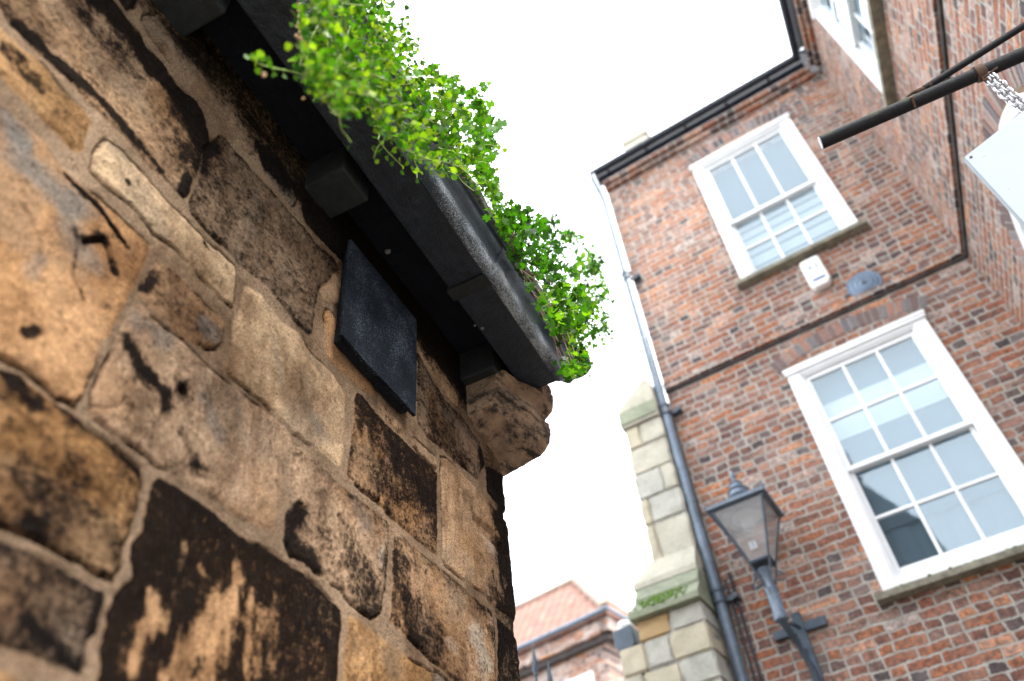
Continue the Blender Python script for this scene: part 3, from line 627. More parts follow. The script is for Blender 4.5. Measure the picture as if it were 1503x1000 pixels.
# moulded corner kneeler that carries the gutter end
def kneeler():
    bm = B(); prof = [(-1.03, 1.885), (-.985, 1.893), (-.93, 1.905), (-.885, 1.912), (-.862, 1.915), (-.832, 1.938), (-.812, 1.965), (-.802, 2.0), (-.803, 2.035), (-.818, 2.062), (-.815, 2.085), (-.790, 2.102), (-.775, 2.13), (-.768, 2.17), (-.772, 2.21), (-.80, 2.27), (-1.03, 2.27)]
    # resample densely
    P = []
    for i in range(len(prof)):
        a, b = prof[i], prof[(i + 1) % len(prof)]; L = math.dist(a, b); n = max(1, int(L / .008))
        for k in range(n): P.append((a[0] + (b[0] - a[0]) * k / n, a[1] + (b[1] - a[1]) * k / n))
    nY = 34; rings = []
    for j in range(nY + 1):
        y = 2.02 + (2.345 - 2.02) * j / nY; ring = []
        ins = min(1, min(y - 2.015, 2.350 - y) / .012)
        for (x, z) in P:
            t = (y - 2.02) / .325
            lim = 2.105 if y < 2.222 else 9      # lower under the boxed gutter
            xx = -1.03 + (x + 1.03) * (.72 + .28 * min(1, t * 1.6)) * (.97 + .03 * ins); zz = min(z + .05 * (1 - t) * (1 if z < 2.0 else 0), lim)
            ring.append((xx, y, zz))
        rings.append(ring)
    A = np.array(rings); nx = fbm(A[..., 1] * 1., A[..., 2] + A[..., 0], 26, 4, 600) - .5; n2 = fbm(A[..., 1], A[..., 2] - A[..., 0], 9, 3, 601) - .5
    nz3 = fbm(A[..., 1] * .4, A[..., 2] * 2 - A[..., 0] * 2, 40, 4, 602, .65) - .5; A[..., 0] += .012 * nx + .016 * n2 + .016 * nz3; A[..., 2] += .012 * nx + .010 * nz3; A[..., 1] += .01 * n2
    V = [[bm.verts.new(tuple(c)) for c in ring] for ring in A]
    m = len(P)
    for j in range(nY):
        for i in range(m):
            k = (i + 1) % m; bm.faces.new((V[j][i], V[j][k], V[j + 1][k], V[j + 1][i]))
    bm.faces.new(V[0][::-1]); bm.faces.new(V[-1])
    m = NT('kneeler_sandstone'); p = m.pos(); n1 = m.noise(p, 45, 6, .7)
    st = m.n('ShaderNodeMapping'); st.inputs['Scale'].default_value = (12, 7, 18); m.l(p, st.inputs[0]); sm_ = m.noise(st.outputs[0], 1, 8, .78, dist=.2)
    c = m.ramp(m.noise(p, 12, 5), [(.3, (.17, .11, .075)), (.6, (.34, .23, .15)), (.8, (.42, .30, .20))])
    c = m.mix(m.math('MULTIPLY', m.sstep(sm_, .46, .60), .92), c, (.008, .007, .008)); c = m.mix(m.math('MULTIPLY', m.sstep(n1, .6, .7), .6), c, (.03, .025, .022))
    m.col(c); m.rough(.9); m.bump(m.math('ADD', n1, sm_), .8, .008)
    return finish(bm, 'kneeler_stone', m.m, stone, I4, True)
kneeler()

# black slate plate fixed proud of the wall
pl_ = thing('slate_plate', 'square black slate plate fixed on the sooty stone wall under the eaves', 'wall plate', (-.97, 1.45, 1.66))
bm = B()
a = [at_x(500, 497, -.955), at_x(516, 376, -.955), at_x(612.5, 487, -.955), at_x(610, 604, -.955)]
ya0, ya1 = a[0][1], a[2][1]; za0 = (a[0][2] + a[3][2]) / 2; za1 = 2.03
rr = random.Random(9)
top = [(ya0 + .004, za0 + .004), (ya0 + .12, za0 - .002), (ya0 + .26, za0 + .002), (ya1 - .004, za0), (ya1, za0 + .18), (ya1 - .003, za1), (ya0, za1), (ya0 - .003, za0 + .2)]
prism(bm, top, -.955, -.967, 'yz'); finish(bm, 'plate', M_plate, pl_, I4, False, .002)
bm = B(); prism(bm, [(ya0 + .02, za0 + .004), (ya1 - .03, za0 + .002), (ya1 - .03, za1 - .01), (ya0 + .022, za1 - .01)], -.969, -.994, 'yz')
finish(bm, 'backing_board', M_soffit, pl_, I4, False, .002)
# cobwebs hanging under the eaves
cw = []
bm = B(); rr = random.Random(21)
def strand(a, b, sag, r=.0007, n=6):
    a = Vector(a); b = Vector(b); pts = []
    for k in range(n + 1):
        t = k / n; p = a.lerp(b, t); p.z -= sag * 4 * t * (1 - t); p += Vector((rr.uniform(-1, 1), rr.uniform(-1, 1), rr.uniform(-1, 1))) * .002; pts.append(p)
    tube(bm, pts, r, 4)
for k in range(0):
    y = rr.choice([rr.uniform(.9, 1.3), rr.uniform(1.3, 2.1)])
    strand((-.99, y, rr.uniform(2.03, 2.1)), (rr.uniform(-.9, -.72), y + rr.uniform(-.16, .16), 2.12), rr.uniform(.012, .03), rr.uniform(.0001, .0003), 12)
for k in range(0):
    y = rr.uniform(1.5, 1.75); strand((-.86, y, 2.118), (-.70, y + rr.uniform(-.08, .08), 2.112), rr.uniform(.004, .010), .00025)
for p, r in ((at_z(569, 369, 2.232), .010), (at_z(708, 482, 2.117), .006), (at_z(697, 478, 2.117), .004), (at_z(500, 330, 2.232), .003)):
    blob(bm, p, (r, r, r), 2, 3)
finish(bm, 'cobweb', M_web, stone, I4)

# ================================================================== BRICK HOUSE
A_ = R_(-6.259); tF = np.array([math.cos(A_), math.sin(A_), 0]); nF = np.array([-math.sin(A_), math.cos(A_), 0])
WF = Matrix.Translation(Vector(nF * 6.0)) @ Matrix.Rotation(A_, 4, 'Z')       # x right, -y towards the street, z up
house = thing('brick_house', 'tall old red brick house with white sash windows on an inner corner of the street', 'house', tuple(nF * 6.0 + np.array([0, 0, -1.6])))
TC = 1.385; WS = Matrix.Translation((2.03, 5.815, 0)) @ Matrix.Rotation(R_(-90), 4, 'Z')  # side wall: x towards the camera
T0 = -1.512
def wall_holes(bm, x0, x1, z0, z1, holes, depth=.34, mi=0):
    xs = sorted({x0, x1, *[h[0] for h in holes], *[h[1] for h in holes]}); zs = sorted({z0, z1, *[h[2] for h in holes], *[h[3] for h in holes]})
    for i in range(len(xs) - 1):
        for j in range(len(zs) - 1):
            cx, cz = (xs[i] + xs[i + 1]) / 2, (zs[j] + zs[j + 1]) / 2
            if any(h[0] < cx < h[1] and h[2] < cz < h[3] for h in holes): continue
            v = [bm.verts.new(c) for c in ((xs[i], 0, zs[j]), (xs[i + 1], 0, zs[j]), (xs[i + 1], 0, zs[j + 1]), (xs[i], 0, zs[j + 1]))]; bm.faces.new(v)
    for h in holes:
        for (a, b) in (((h[0], h[2]), (h[1], h[2])), ((h[1], h[2]), (h[1], h[3])), ((h[1], h[3]), (h[0], h[3])), ((h[0], h[3]), (h[0], h[2]))):
            bm.faces.new([bm.verts.new(c) for c in ((a[0], 0, a[1]), (b[0], 0, b[1]), (b[0], depth, b[1]), (a[0], depth, a[1]))])
    bmesh.ops.remove_doubles(bm, verts=bm.verts, dist=1e-5)
    # left end return
    bm.faces.new([bm.verts.new(c) for c in ((x0, 0, z0), (x0, 0, z1), (x0, 4, z1), (x0, 4, z0))])
def house_wall(name, W, x0, x1, z0, z1, holes, mat):
    bm = B(); wall_holes(bm, x0, x1, z0, z1, holes)
    me = bpy.data.meshes.new(name); bm.to_mesh(me); bm.free(); me.materials.append(mat)
    return link(bpy.data.objects.new(name, me), house, W)
ZE = 8.82
WIN_U = (-.425, .805, 6.10, 8.26); WIN_L = (-.405, .825, 2.64, 4.80)
house_wall('wall', WF, T0, TC + .02, -1.6, ZE, [(w[0] + .03, w[1] - .03, w[2] + .02, w[3] - .02) for w in (WIN_U, WIN_L)], M_brick)
SW = (.90, 2.12, 6.39, 8.42)     # side window (x along the street from the corner)
house_wall('wall', WS, 0, 5.0, -1.6, ZE + .1, [(SW[0] + .03, SW[1] - .03, SW[2] + .02, SW[3] - .02)], M_brick_side)  # unseen end cut short so sun and sky reach the stone wall

def sash_window(W, x0, x1, z0, z1, top_rows=2, bot_rows=2, blind=None, sill='thin', moss=False, cornice=.05, mid=.495, bb=.10, fr=.112):
    """box frame nearly flush with the brick; upper sash in front, lower sash behind it"""
    bm = B(); yo = -.022; yb = .12
    box(bm, x0, x0 + fr, yo, yb, z0, z1 - .002); box(bm, x1 - fr, x1, yo, yb, z0, z1 - .002); box(bm, x0 + fr, x1 - fr, yo + .002, yb, z1 - .062, z1); box(bm, x0 + fr, x1 - fr, yo + .002, yb, z0, z0 + bb)
    win = finish(bm, 'window', M_white, house, W, False, .004)
    # head moulding
    bm = B(); box(bm, x0 - .02, x1 + .02, yo - .03, 0.0, z1 + .001, z1 + .032); box(bm, x0 - .012, x1 + .012, yo - .022, 0, z1 - .03, z1)
    finish(bm, 'cornice', M_white, win, W, False, .004)
    # inner staff beads
    bm = B()
    gx0, gx1, gz0, gz1 = x0 + fr, x1 - fr, z0 + bb, z1 - .062
    for (a, b) in ((gx0, gx0 + .018), (gx1 - .018, gx1)): box(bm, a, b, yo + .018, .02, gz0, gz1)
    box(bm, gx0 + .018, gx1 - .018, yo + .018, .02, gz1 - .018, gz1)
    finish(bm, 'bead', M_white, win, W, False, .002)
    zm = z0 + mid * (z1 - z0)
    for nm, a, b, y, rows in (('upper', zm - .02, gz1 - .018, .02, top_rows), ('lower', gz0, zm + .02, .062, bot_rows)):
        bm = B(); st = .045; X0, X1 = gx0 + .01, gx1 - .01; tk = .038
        box(bm, X0, X0 + st, y, y + tk, a, b); box(bm, X1 - st, X1, y, y + tk, a, b)
        box(bm, X0 + st, X1 - st, y + .001, y + tk, b - (.045 if nm == 'upper' else .04), b); box(bm, X0 + st, X1 - st, y + .001, y + tk, a, a + (.04 if nm == 'upper' else .09))
        ca = a + (.04 if nm == 'upper' else .09); cb = b - .042; bw_ = .026
        for k in (1, 2):
            x = X0 + st + (X1 - X0 - 2 * st) * k / 3; box(bm, x - bw_ / 2, x + bw_ / 2, y + .003, y + tk - .004, ca, cb)
        for k in range(1, rows):
            z = ca + (cb - ca) * k / rows
            for q in range(3):
                xa = X0 + st + (X1 - X0 - 2 * st) * q / 3 + (bw_ / 2 if q else 0); xb = X0 + st + (X1 - X0 - 2 * st) * (q + 1) / 3 - (bw_ / 2 if q < 2 else 0)
                box(bm, xa, xb, y + .003, y + tk - .004, z - bw_ / 2, z + bw_ / 2)
        s = finish(bm, 'sash', M_white, win, W, False, .003)
        bm = B(); box(bm, X0 + st * .5, X1 - st * .5, y + .018, y + .022, a + .02, b - .02); finish(bm, 'pane', M_glass, win, W, False)
    # blinds inside
    if blind == 'roller':
        bm = B(); box(bm, gx0, gx1, .150, .154, zm - .55 * (zm - gz0), gz1 + .02); o = finish(bm, 'blind', M_blind, win, W, False)
        bm = B(); n = 40; vs = []
        for k in range(n + 1):
            x = gx0 + (gx1 - gx0) * k / n; y = .17 + .004 * math.sin(k * 1.9) + .006 * math.sin(k * .7)
            vs.append((bm.verts.new((x, y, gz0 - .02)), bm.verts.new((x, y, gz1))))
        for k in range(n): bm.faces.new((vs[k][0], vs[k + 1][0], vs[k + 1][1], vs[k][1]))
        finish(bm, 'curtain', M_blind, win, W)
        bm = B(); box(bm, gx0, gx1, .140, .147, zm + .34 * (gz1 - zm), zm + .72 * (gz1 - zm)); finish(bm, 'blind', M_blindw, win, W, False)
    elif blind == 'slats':
        bm = B(); z = gz0
        k = 0
        while z < zm - .03:
            hgt = (.12, .10, .14, .085)[k % 4]; box(bm, gx0, gx1, .150 + .004 * (k % 2), .154 + .004 * (k % 2), z, z + hgt); z += hgt + .035; k += 1
        finish(bm, 'blind', M_blindS, win, W, False)
        bm = B(); box(bm, gx0, gx1, .175, .180, gz0 - .01, gz1); finish(bm, 'curtain', M_blindU, win, W, False)
    else:
        bm = B(); n = 30; vs = []
        for k in range(n + 1):
            x = gx0 + (gx1 - gx0) * k / n; y = .17 + .02 * math.sin(k * 1.3)
            vs.append((bm.verts.new((x, y, gz0 - .02)), bm.verts.new((x, y, gz1))))
        for k in range(n): bm.faces.new((vs[k][0], vs[k + 1][0], vs[k + 1][1], vs[k][1]))
        finish(bm, 'curtain', M_blind, win, W)
    bm = B(); e = .06; box(bm, x0 - e, x1 + e, -.10, .02, z0 - .055, z0 - .001)
    s = finish(bm, 'sill', M_sillstone, win, W, False, .006)
    if moss:
        bm = B(); rs = random.Random(5)
        for k in range(150):
            x = rs.uniform(x0 + .03, x1 + e); r = rs.uniform(.006, .016) * (1 if (x * 7) % 1 < .6 else .5)
            blob(bm, (x, rs.uniform(-.095, -.03), z0 - .001), (r, r, r * .6), 1, k)
        finish(bm, 'moss', M_moss, win, W)
    return win
wu = sash_window(WF, *WIN_U, top_rows=1, bot_rows=2, blind='slats', mid=.455, bb=.03); wu['label'] = 'upper white sash window with white slatted blind'
wl = sash_window(WF, *WIN_L, top_rows=2, bot_rows=2, blind='roller', moss=True); wl['label'] = 'lower white sash window with twelve panes and a mossy sill'
ws = sash_window(WS, *SW, top_rows=2, bot_rows=2, blind=None); ws['label'] = 'white sash window high on the side wall'

# voussoir arches: soldier bricks one by one, in one mesh per arch
def mat_vous():
    m = NT('arch_bricks'); p = m.pos(); b = m.attr('brick', 'Fac')
    c = m.ramp(b, [(0, (.06, .05, .055)), (.2, (.17, .11, .10)), (.45, (.27, .15, .12)), (.6, (.36, .17, .12)), (.8, (.33, .27, .24)), (1, (.14, .13, .14))])
    n = m.noise(p, 40, 5); c = m.mix(m.sstep(n, .4, .7), m.mix(.4, c, (.09, .08, .08)), c); m.col(c); m.rough(.9); m.bump(n, .6, .006); return m.m
M_vous = mat_vous()
M_mort = mat_plain('lime_mortar', (.30, .285, .26), .95, .35, 12, .4, 80)
def arch(W, cx, cz, r0, r1, a0, a1, n, name='brick_arch'):
    """segmental ring from angle a0 to a1 (degrees from +x) about (cx, cz)"""
    bm = B(); P = []
    st = 24
    for k in range(st + 1):
        a = R_(a0 + (a1 - a0) * k / st); P.append((a, r0)); 
    o = [(cx + r0 * math.cos(a), cz + r0 * math.sin(a)) for a, _ in P]; i = [(cx + r1 * math.cos(a), cz + r1 * math.sin(a)) for a, _ in P][::-1]
    prism(bm, o + i, -.002, .02, 'xz'); ring = finish(bm, name, M_mort, house, W, False)
    bm = B(); ly = bm.verts.layers.float.new('brick'); rs = random.Random(n)
    for k in range(n):
        g_ = .10; a = R_(a0 + (a1 - a0) * (k + g_ + rs.uniform(-.03, .03)) / n); b = R_(a0 + (a1 - a0) * (k + 1 - g_) / n); e0 = rs.uniform(-.006, .006); e1 = rs.uniform(-.006, .006)
        q = [(cx + (r0 + .005 + e0) * math.cos(t), cz + (r0 + .005 + e0) * math.sin(t)) for t in (a, b)] + [(cx + (r1 - .005 + e1) * math.cos(t), cz + (r1 - .005 + e1) * math.sin(t)) for t in (b, a)]
        before = len(bm.verts); yv = -.006 - rs.uniform(0, .005); prism(bm, q, yv, .01, 'xz'); bm.verts.ensure_lookup_table(); v_ = rs.random()
        for j in range(before, len(bm.verts)): bm.verts[j][ly] = v_
    finish(bm, 'voussoirs', M_vous, ring, W, False)
xm = (WIN_L[0] + WIN_L[1]) / 2; hw = .66
# rise .13 over the lower window
def seg_arch(W, x0, x1, z0, rise, th, n):
    h = (x1 - x0) / 2; r = (h * h + rise * rise) / (2 * rise); cz = z0 + rise - r; a = math.degrees(math.asin(h / r)); arch(W, (x0 + x1) / 2, cz, r, r + th, 90 + a, 90 - a, n)
seg_arch(WF, WIN_L[0] - .06, WIN_L[1] + .06, 4.86, .12, .15, 22)
seg_arch(WF, WIN_U[0] - .04, WIN_U[1] + .04, 8.33, .10, .15, 20)
# projecting brick band (string course) with the shadow line below painted as a dark, dirty strip
M_shadow_and_cornice = mat_plain('shadow_line_and_cornice', (.05, .042, .04), .95, .5, 9, .5, 60)
bm = B(); box(bm, T0 - .0, TC - .0, -.045, .0, 5.225, 5.30); finish(bm, 'string_course', M_brick, house, WF, False, .006)
bm = B(); box(bm, T0, TC - .0, -.024, .0, 5.188, 5.222); finish(bm, 'string_course', M_shadow_and_cornice, house, WF, False, .006)  # shadow line below the band, built as a dark, dirty strip
bm = B(); box(bm, .03, 5.0, -.045, .0, 5.225, 5.30); finish(bm, 'string_course', M_brick_side, house, WS, False, .006)
bm = B(); box(bm, .03, 5.0, -.024, .0, 5.180, 5.222); finish(bm, 'string_course', M_shadow_and_cornice, house, WS, False, .006)  # shadow line below the band, built as a dark, dirty strip
# brick cornice and cast iron gutter at the eaves
for W, x1, x0, mt in ((WF, TC - .10, T0, M_brick), (WS, 5.0, .10, M_brick_side)):
    bm = B(); box(bm, x0, x1, -.05, 0, 8.72, 8.79); finish(bm, 'cornice', mt, house, W, False, .004)
    bm = B(); box(bm, x0, x1, -.10, 0, 8.793, 8.87); finish(bm, 'cornice', mt, house, W, False, .004)
    bm = B(); r = .048; cs = [(-.185 + r * math.cos(R_(a)), 9.0 + r * math.sin(R_(a))) for a in range(175, 366, 10)]; ci = [(-.185 + (r - .008) * math.cos(R_(a)), 9.0 + (r - .008) * math.sin(R_(a))) for a in range(365, 174, -10)]
    xx0, xx1 = (T0 - .10, TC - .135) if W is WF else (.135, 5.05)
    prism(bm, cs + ci, xx0, xx1, 'yz'); finish(bm, 'gutter', M_gut, house, W)
    bm = B(); box(bm, xx0 + .05, xx1, -.09, -.03, 8.874, 9.0); finish(bm, 'fascia_board', M_gut, house, W, False)
for x in np.arange(T0 + .12, TC - .3, .55):
    bm = B(); box(bm, x, x + .03, -.25, -.0, 8.925, 8.936); finish(bm, 'gutter_bracket', M_gut, house, WF, False)
# roofs (seen only from beyond)
bm = B(); prism(bm, [(-.22, 9.04), (3.2, 11.7), (3.2, 11.6), (-.22, 8.98)], T0 - .1, 4.0, 'yz'); finish(bm, 'roof', M_slate, house, WF, False)
bm = B(); prism(bm, [(-.22, 9.041), (3.2, 11.7), (3.2, 11.6), (-.22, 8.985)], .2, 5.1, 'yz'); finish(bm, 'roof', M_slate, house, WS, False)
bm = B(); box(bm, 4.7, 5.0, .01, 6, -1.6, 8.9); finish(bm, 'end_wall', M_brick_side, house, WS, False)
# chimney with pot rising behind the ridge
bm = B(); box(bm, -1.62, -1.14, 2.8, 3.3, 9.0, 13.95); box(bm, -1.66, -1.10, 2.76, 3.34, 13.95, 14.13)
ch = finish(bm, 'chimney', M_l1, house, WF, False)  # brick stack in whitish stone: haze is put into its colour
bm = B(); lathe(bm, [(.09, 0), (.10, .02), (.085, .06), (.08, .30), (.10, .32), (.10, .36)], (-1.40, 3.05, 14.13)); finish(bm, 'chimney_pot', M_pink, ch, WF)
# downpipe with collars, bends and holderbats
bm = B(); pts = [(-1.585, -.19, 8.95), (-1.585, -.185, 8.84), (-1.56, -.12, 8.62), (-1.545, -.10, 8.45), (-1.545, -.095, 6.9), (-1.545, -.095, -1.5)]
tube(bm, pts, .042, 16); dp = finish(bm, 'drainpipe', M_pipe, house, WF)
for z in (6.93, 4.93, 3.0, 1.0):
    bm = B(); lathe(bm, [(.050, -.06), (.056, -.045), (.050, -.03), (.050, .03), (.058, .04), (.058, .065), (.044, .07)], (-1.545, -.095, z), seg=16); box(bm, -1.50, -1.40, -.06, .0, z - .035, z + .005); lathe(bm, [(.0, 0), (.022, .002), (.022, .02), (.0, .022)], (-1.42, -.082, z - .015), (0, 1, 0), 8)
    finish(bm, 'pipe_collar', M_iron, dp, WF)
bm = B(); tube(bm, [(-1.425, -.03, 3.2), (-1.425, -.03, 2.4), (-1.42, -.03, -1.0)], .012, 8); tube(bm, [(-1.47, -.03, 3.15), (-1.465, -.03, -1.0)], .010, 8); finish(bm, 'pipe_shadow_line', M_gut, house, WF)  # dark tubes standing in for shadow lines and thin strands beside the pipe
# arched window on the side wall, half hidden by the hanging sign
ax0, az0, ar = 1.66, 3.60, .88
aw = None
bm = B(); P = [(ax0 + ar * math.cos(R_(a)), az0 + ar * math.sin(R_(a))) for a in range(0, 181, 8)] + [(ax0 - ar, 2.4), (ax0 + ar, 2.4)]
Pi = [(ax0 + (ar - .09) * math.cos(R_(a)), az0 + (ar - .09) * math.sin(R_(a))) for a in range(0, 181, 8)] + [(ax0 - ar + .09, 2.49), (ax0 + ar - .09, 2.49)]
n = len(P)
for y0_, y1_ in ((-.03, .0),):
    vo = [bm.verts.new((x, y0_, z)) for x, z in P]; vi = [bm.verts.new((x, y0_, z)) for x, z in Pi]; vo2 = [bm.verts.new((x, 0, z)) for x, z in P]; vi2 = [bm.verts.new((x, 0, z)) for x, z in Pi]
    for k in range(n):
        j = (k + 1) % n; bm.faces.new((vo[k], vo[j], vi[j], vi[k])); bm.faces.new((vo[k], vo[j], vo2[j], vo2[k])); bm.faces.new((vi[k], vi[j], vi2[j], vi2[k]))
aw = finish(bm, 'window', M_white, house, WS, False); aw['label'] = 'arched white window behind the hanging sign'
bm = B(); prism(bm, Pi, -.006, -.002, 'xz'); finish(bm, 'pane', mat_plain('frosted_pane', (.70, .76, .82), .25, .05, 4, 0), aw, WS, False)
bm = B(); ro = ar + .035; Po = [(ax0 + ro * math.cos(R_(a)), az0 + ro * math.sin(R_(a))) for a in range(0, 181, 8)]; Pj = [(ax0 + (ar + .002) * math.cos(R_(a)), az0 + (ar + .002) * math.sin(R_(a))) for a in range(180, -1, -8)]
prism(bm, Po + Pj, -.016, .0, 'xz'); finish(bm, 'arch_bead', mat_plain('brown_arch_bead', (.16, .10, .05), .8, .3, 12, .3, 40), aw, WS)
arch(WS, ax0, az0, ar + .036, ar + .25, 185, -5, 52)

# alarm box, tie plate
WB = WF
ab = thing('alarm_box', 'white alarm box with blue marks under the upper sash window', 'alarm box', tuple(WF @ Vector((.23, 0, 5.55))))
bm = B(); prism(bm, [(.135, 5.93), (.15, 5.955), (.315, 5.955), (.33, 5.93), (.335, 5.62), (.30, 5.56), (.165, 5.56), (.13, 5.62)], -.085, -.0, 'xz'); finish(bm, 'case', M_plasticw, ab, WF, True, .018)
bm = B(); box(bm, .175, .300, -.088, -.084, 5.635, 5.665); finish(bm, 'stripe', M_blue, ab, WF, False)
def text(s, size, mat, name, parent, W):
    cu = bpy.data.curves.new(name, 'FONT'); cu.body = s; cu.size = size; cu.extrude = .001; cu.align_x = 'CENTER'
    o = bpy.data.objects.new(name, cu); COL.objects.link(o); bpy.context.view_layer.update()
    me = bpy.data.meshes.new_from_object(o.evaluated_get(bpy.context.evaluated_depsgraph_get())); bpy.data.objects.remove(o)
    me.name = name; me.materials.clear(); me.materials.append(mat); o2 = bpy.data.objects.new(name, me); return link(o2, parent, W)
text('A2', .095, M_blue, 'lettering', ab, WF @ Matrix.Translation((.235, -.086, 5.79)) @ Matrix.Rotation(R_(90), 4, 'X'))
tp = thing('tie_plate', 'round grey-blue iron wall tie plate beside the white alarm box', 'tie plate', tuple(WF @ Vector((.555, 0, 5.41))))
bm = B(); lathe(bm, [(.155, 0), (.155, .012), (.148, .020), (.135, .016), (.125, .026), (.105, .030), (.098, .024), (.080, .034), (.062, .038), (.055, .032), (.035, .040), (.0, .040)], (.555, -.0, 5.41), (0, -1, 0), 32); finish(bm, 'disc', M_boss, tp, WF)
bm = B(); lathe(bm, [(.022, .036), (.020, .055), (.0, .056)], (.555, 0, 5.41), (0, -1, 0), 8); finish(bm, 'bolt', M_iron, tp, WF)

# ================================================================== WALL LANTERN
lc = (-1.085, -.36)
lamp = thing('street_lantern', 'old four-sided glass lantern on an iron bracket against the brick wall', 'street lamp', tuple(WF @ Vector((lc[0], 0, 2.2))))
x, y = lc
bm = B(); box(bm, -1.075, -1.005, -.05, -.002, 1.3, 2.72); box(bm, -1.245, -1.0755, -.045, -.003, 2.565, 2.635); box(bm, -1.0045, -.845, -.045, -.003, 2.565, 2.635); finish(bm, 'wall_bracket', M_iron, lamp, WF, False, .006)
bm = B(); tube(bm, [(-1.04, -.045, 2.15), (-1.045, -.09, 2.30), (-1.065, -.20, 2.44), (-1.08, -.30, 2.50), (x, y, 2.56)], [.022, .022, .020, .022, .03], 10)
tube(bm, [(-1.04, -.05, 2.60), (-1.06, -.14, 2.60), (-1.08, -.26, 2.56), (x, y, 2.58)], .014, 8)
rs = random.Random(3)
for k in range(3):  # scrollwork
    pts = []
    for j in range(13):
        t = j / 12; a = t * 4.6; r = .045 * (1 - .72 * t); pts.append((-1.045 - .03 * k / 3, -.10 - .075 * k + r * math.cos(a), 2.40 + .05 * k + r * math.sin(a)))
    tube(bm, pts, .006, 6)
finish(bm, 'arm', M_iron, lamp, WF)
bm = B(); lathe(bm, [(.030, 2.54), (.050, 2.55), (.054, 2.57), (.046, 2.59), (.046, 2.76), (.052, 2.775), (.052, 2.79), (.036, 2.80), (.030, 2.83), (.030, 2.90), (.045, 2.93), (.055, 2.95)], (x, y, 0), seg=20)
finish(bm, 'socket', M_pipe, lamp, WF)
bm = B()
for sx_ in (-1, 1):
    for sy_ in (-1, 1):   # splayed feet and ladder scrolls under the cage
        tube(bm, [(x + .028 * sx_, y + .028 * sy_, 2.80), (x + .05 * sx_, y + .05 * sy_, 2.88), (x + .075 * sx_, y + .075 * sy_, 2.985)], .008, 6)
    for k in range(3):
        pts = [(x + sx_ * (.05 + .05 * math.sin(t * .8) + .012 * k), y + .04 * (k - 1), 2.86 + .04 * math.cos(t) + .012 * k) for t in np.linspace(0, 4.5, 10)]
        tube(bm, pts, .004, 5)
finish(bm, 'scrollwork', M_iron, lamp, WF)
zb, zt, rb, rt = 3.0, 3.43, .075, .205
bm = B()
def lc_(s, t, r, z): return (x + s * r, y + t * r, z)
cor = ((-1, -1), (1, -1), (1, 1), (-1, 1))
for i in range(4):
    a, b = cor[i], cor[(i + 1) % 4]
    tube(bm, [lc_(*a, rb, zb), lc_(*a, rt, zt)], .011, 6); tube(bm, [lc_(*a, rb, zb), lc_(*b, rb, zb)], .013, 6); tube(bm, [lc_(*a, rt, zt), lc_(*b, rt, zt)], .012, 6)
box(bm, x - rb, x + rb, y - rb, y + rb, zb - .015, zb - .005)
cage = finish(bm, 'cage', M_iron, lamp, WF)
def mat_lglass():
    m = NT('lantern_glass'); m.t.nodes.remove(m.p); tr = m.n('ShaderNodeBsdfTransparent'); tr.inputs[0].default_value = (.94, .94, .94, 1); gl = m.n('ShaderNodeBsdfGlossy'); gl.inputs['Roughness'].default_value = .05; df = m.n('ShaderNodeBsdfDiffuse'); df.inputs[0].default_value = (.80, .78, .76, 1)
    a = m.n('ShaderNodeMixShader'); a.inputs[0].default_value = .12; m.l(tr.outputs[0], a.inputs[1]); m.l(gl.outputs[0], a.inputs[2]); b = m.n('ShaderNodeMixShader'); b.inputs[0].default_value = .14; m.l(a.outputs[0], b.inputs[1]); m.l(df.outputs[0], b.inputs[2]); m.l(b.outputs[0], m.out.inputs[0]); return m.m
M_lg = mat_lglass()
for i in range(4):
    a, b = cor[i], cor[(i + 1) % 4]; bm = B()
    q = [Vector(lc_(*a, rb, zb)), Vector(lc_(*b, rb, zb)), Vector(lc_(*b, rt, zt)), Vector(lc_(*a, rt, zt))]; nrm = (q[1] - q[0]).cross(q[3] - q[0]).normalized() * .0015
    f0 = [bm.verts.new(v + nrm) for v in q]; f1 = [bm.verts.new(v - nrm) for v in q]; bm.faces.new(f0); bm.faces.new(f1[::-1])
    for k in range(4): bm.faces.new((f0[k], f0[(k + 1) % 4], f1[(k + 1) % 4], f1[k]))
    finish(bm, 'glass_panel', M_lg, lamp, WF, False)
bm = B()   # pyramid lid, stepped chimney, finial
e = rt + .035
base = [bm.verts.new((x + sx_ * e, y + sy_ * e, zt + .005)) for sx_, sy_ in cor]; b2 = [bm.verts.new((x + sx_ * e, y + sy_ * e, zt + .035)) for sx_, sy_ in cor]; t2 = [bm.verts.new((x + sx_ * .085, y + sy_ * .085, zt + .13)) for sx_, sy_ in cor]
for r0, r1 in ((base, b2), (b2, t2)):
    for k in range(4): bm.faces.new((r0[k], r0[(k + 1) % 4], r1[(k + 1) % 4], r1[k]))
bm.faces.new(base[::-1]); bm.faces.new(t2)
lathe(bm, [(.075, zt + .125), (.085, zt + .15), (.095, zt + .16), (.078, zt + .175), (.070, zt + .21), (.082, zt + .222), (.062, zt + .24), (.048, zt + .275), (.055, zt + .285), (.03, zt + .30), (.014, zt + .33), (.020, zt + .35), (.024, zt + .37), (.012, zt + .39), (.005, zt + .42), (0, zt + .44)], (x, y, 0), seg=20)
for sx_, sy_ in cor: tube(bm, [(x + sx_ * e, y + sy_ * e, zt + .03), (x + sx_ * (e + .004), y + sy_ * (e + .004), zt + .065)], [.012, .004], 6)
finish(bm, 'lid', M_pipe, lamp, WF)
bm = B(); lathe(bm, [(.11, zt - .02), (.115, zt - .035), (.075, zt - .05), (.05, zt - .06), (.055, zt - .085), (.045, zt - .13), (.0, zt - .15)], (x, y, 0), seg=20); finish(bm, 'burner', mat_plain('grey_reflector', (.35, .38, .40), .4, .1, 8, 0), lamp, WF)
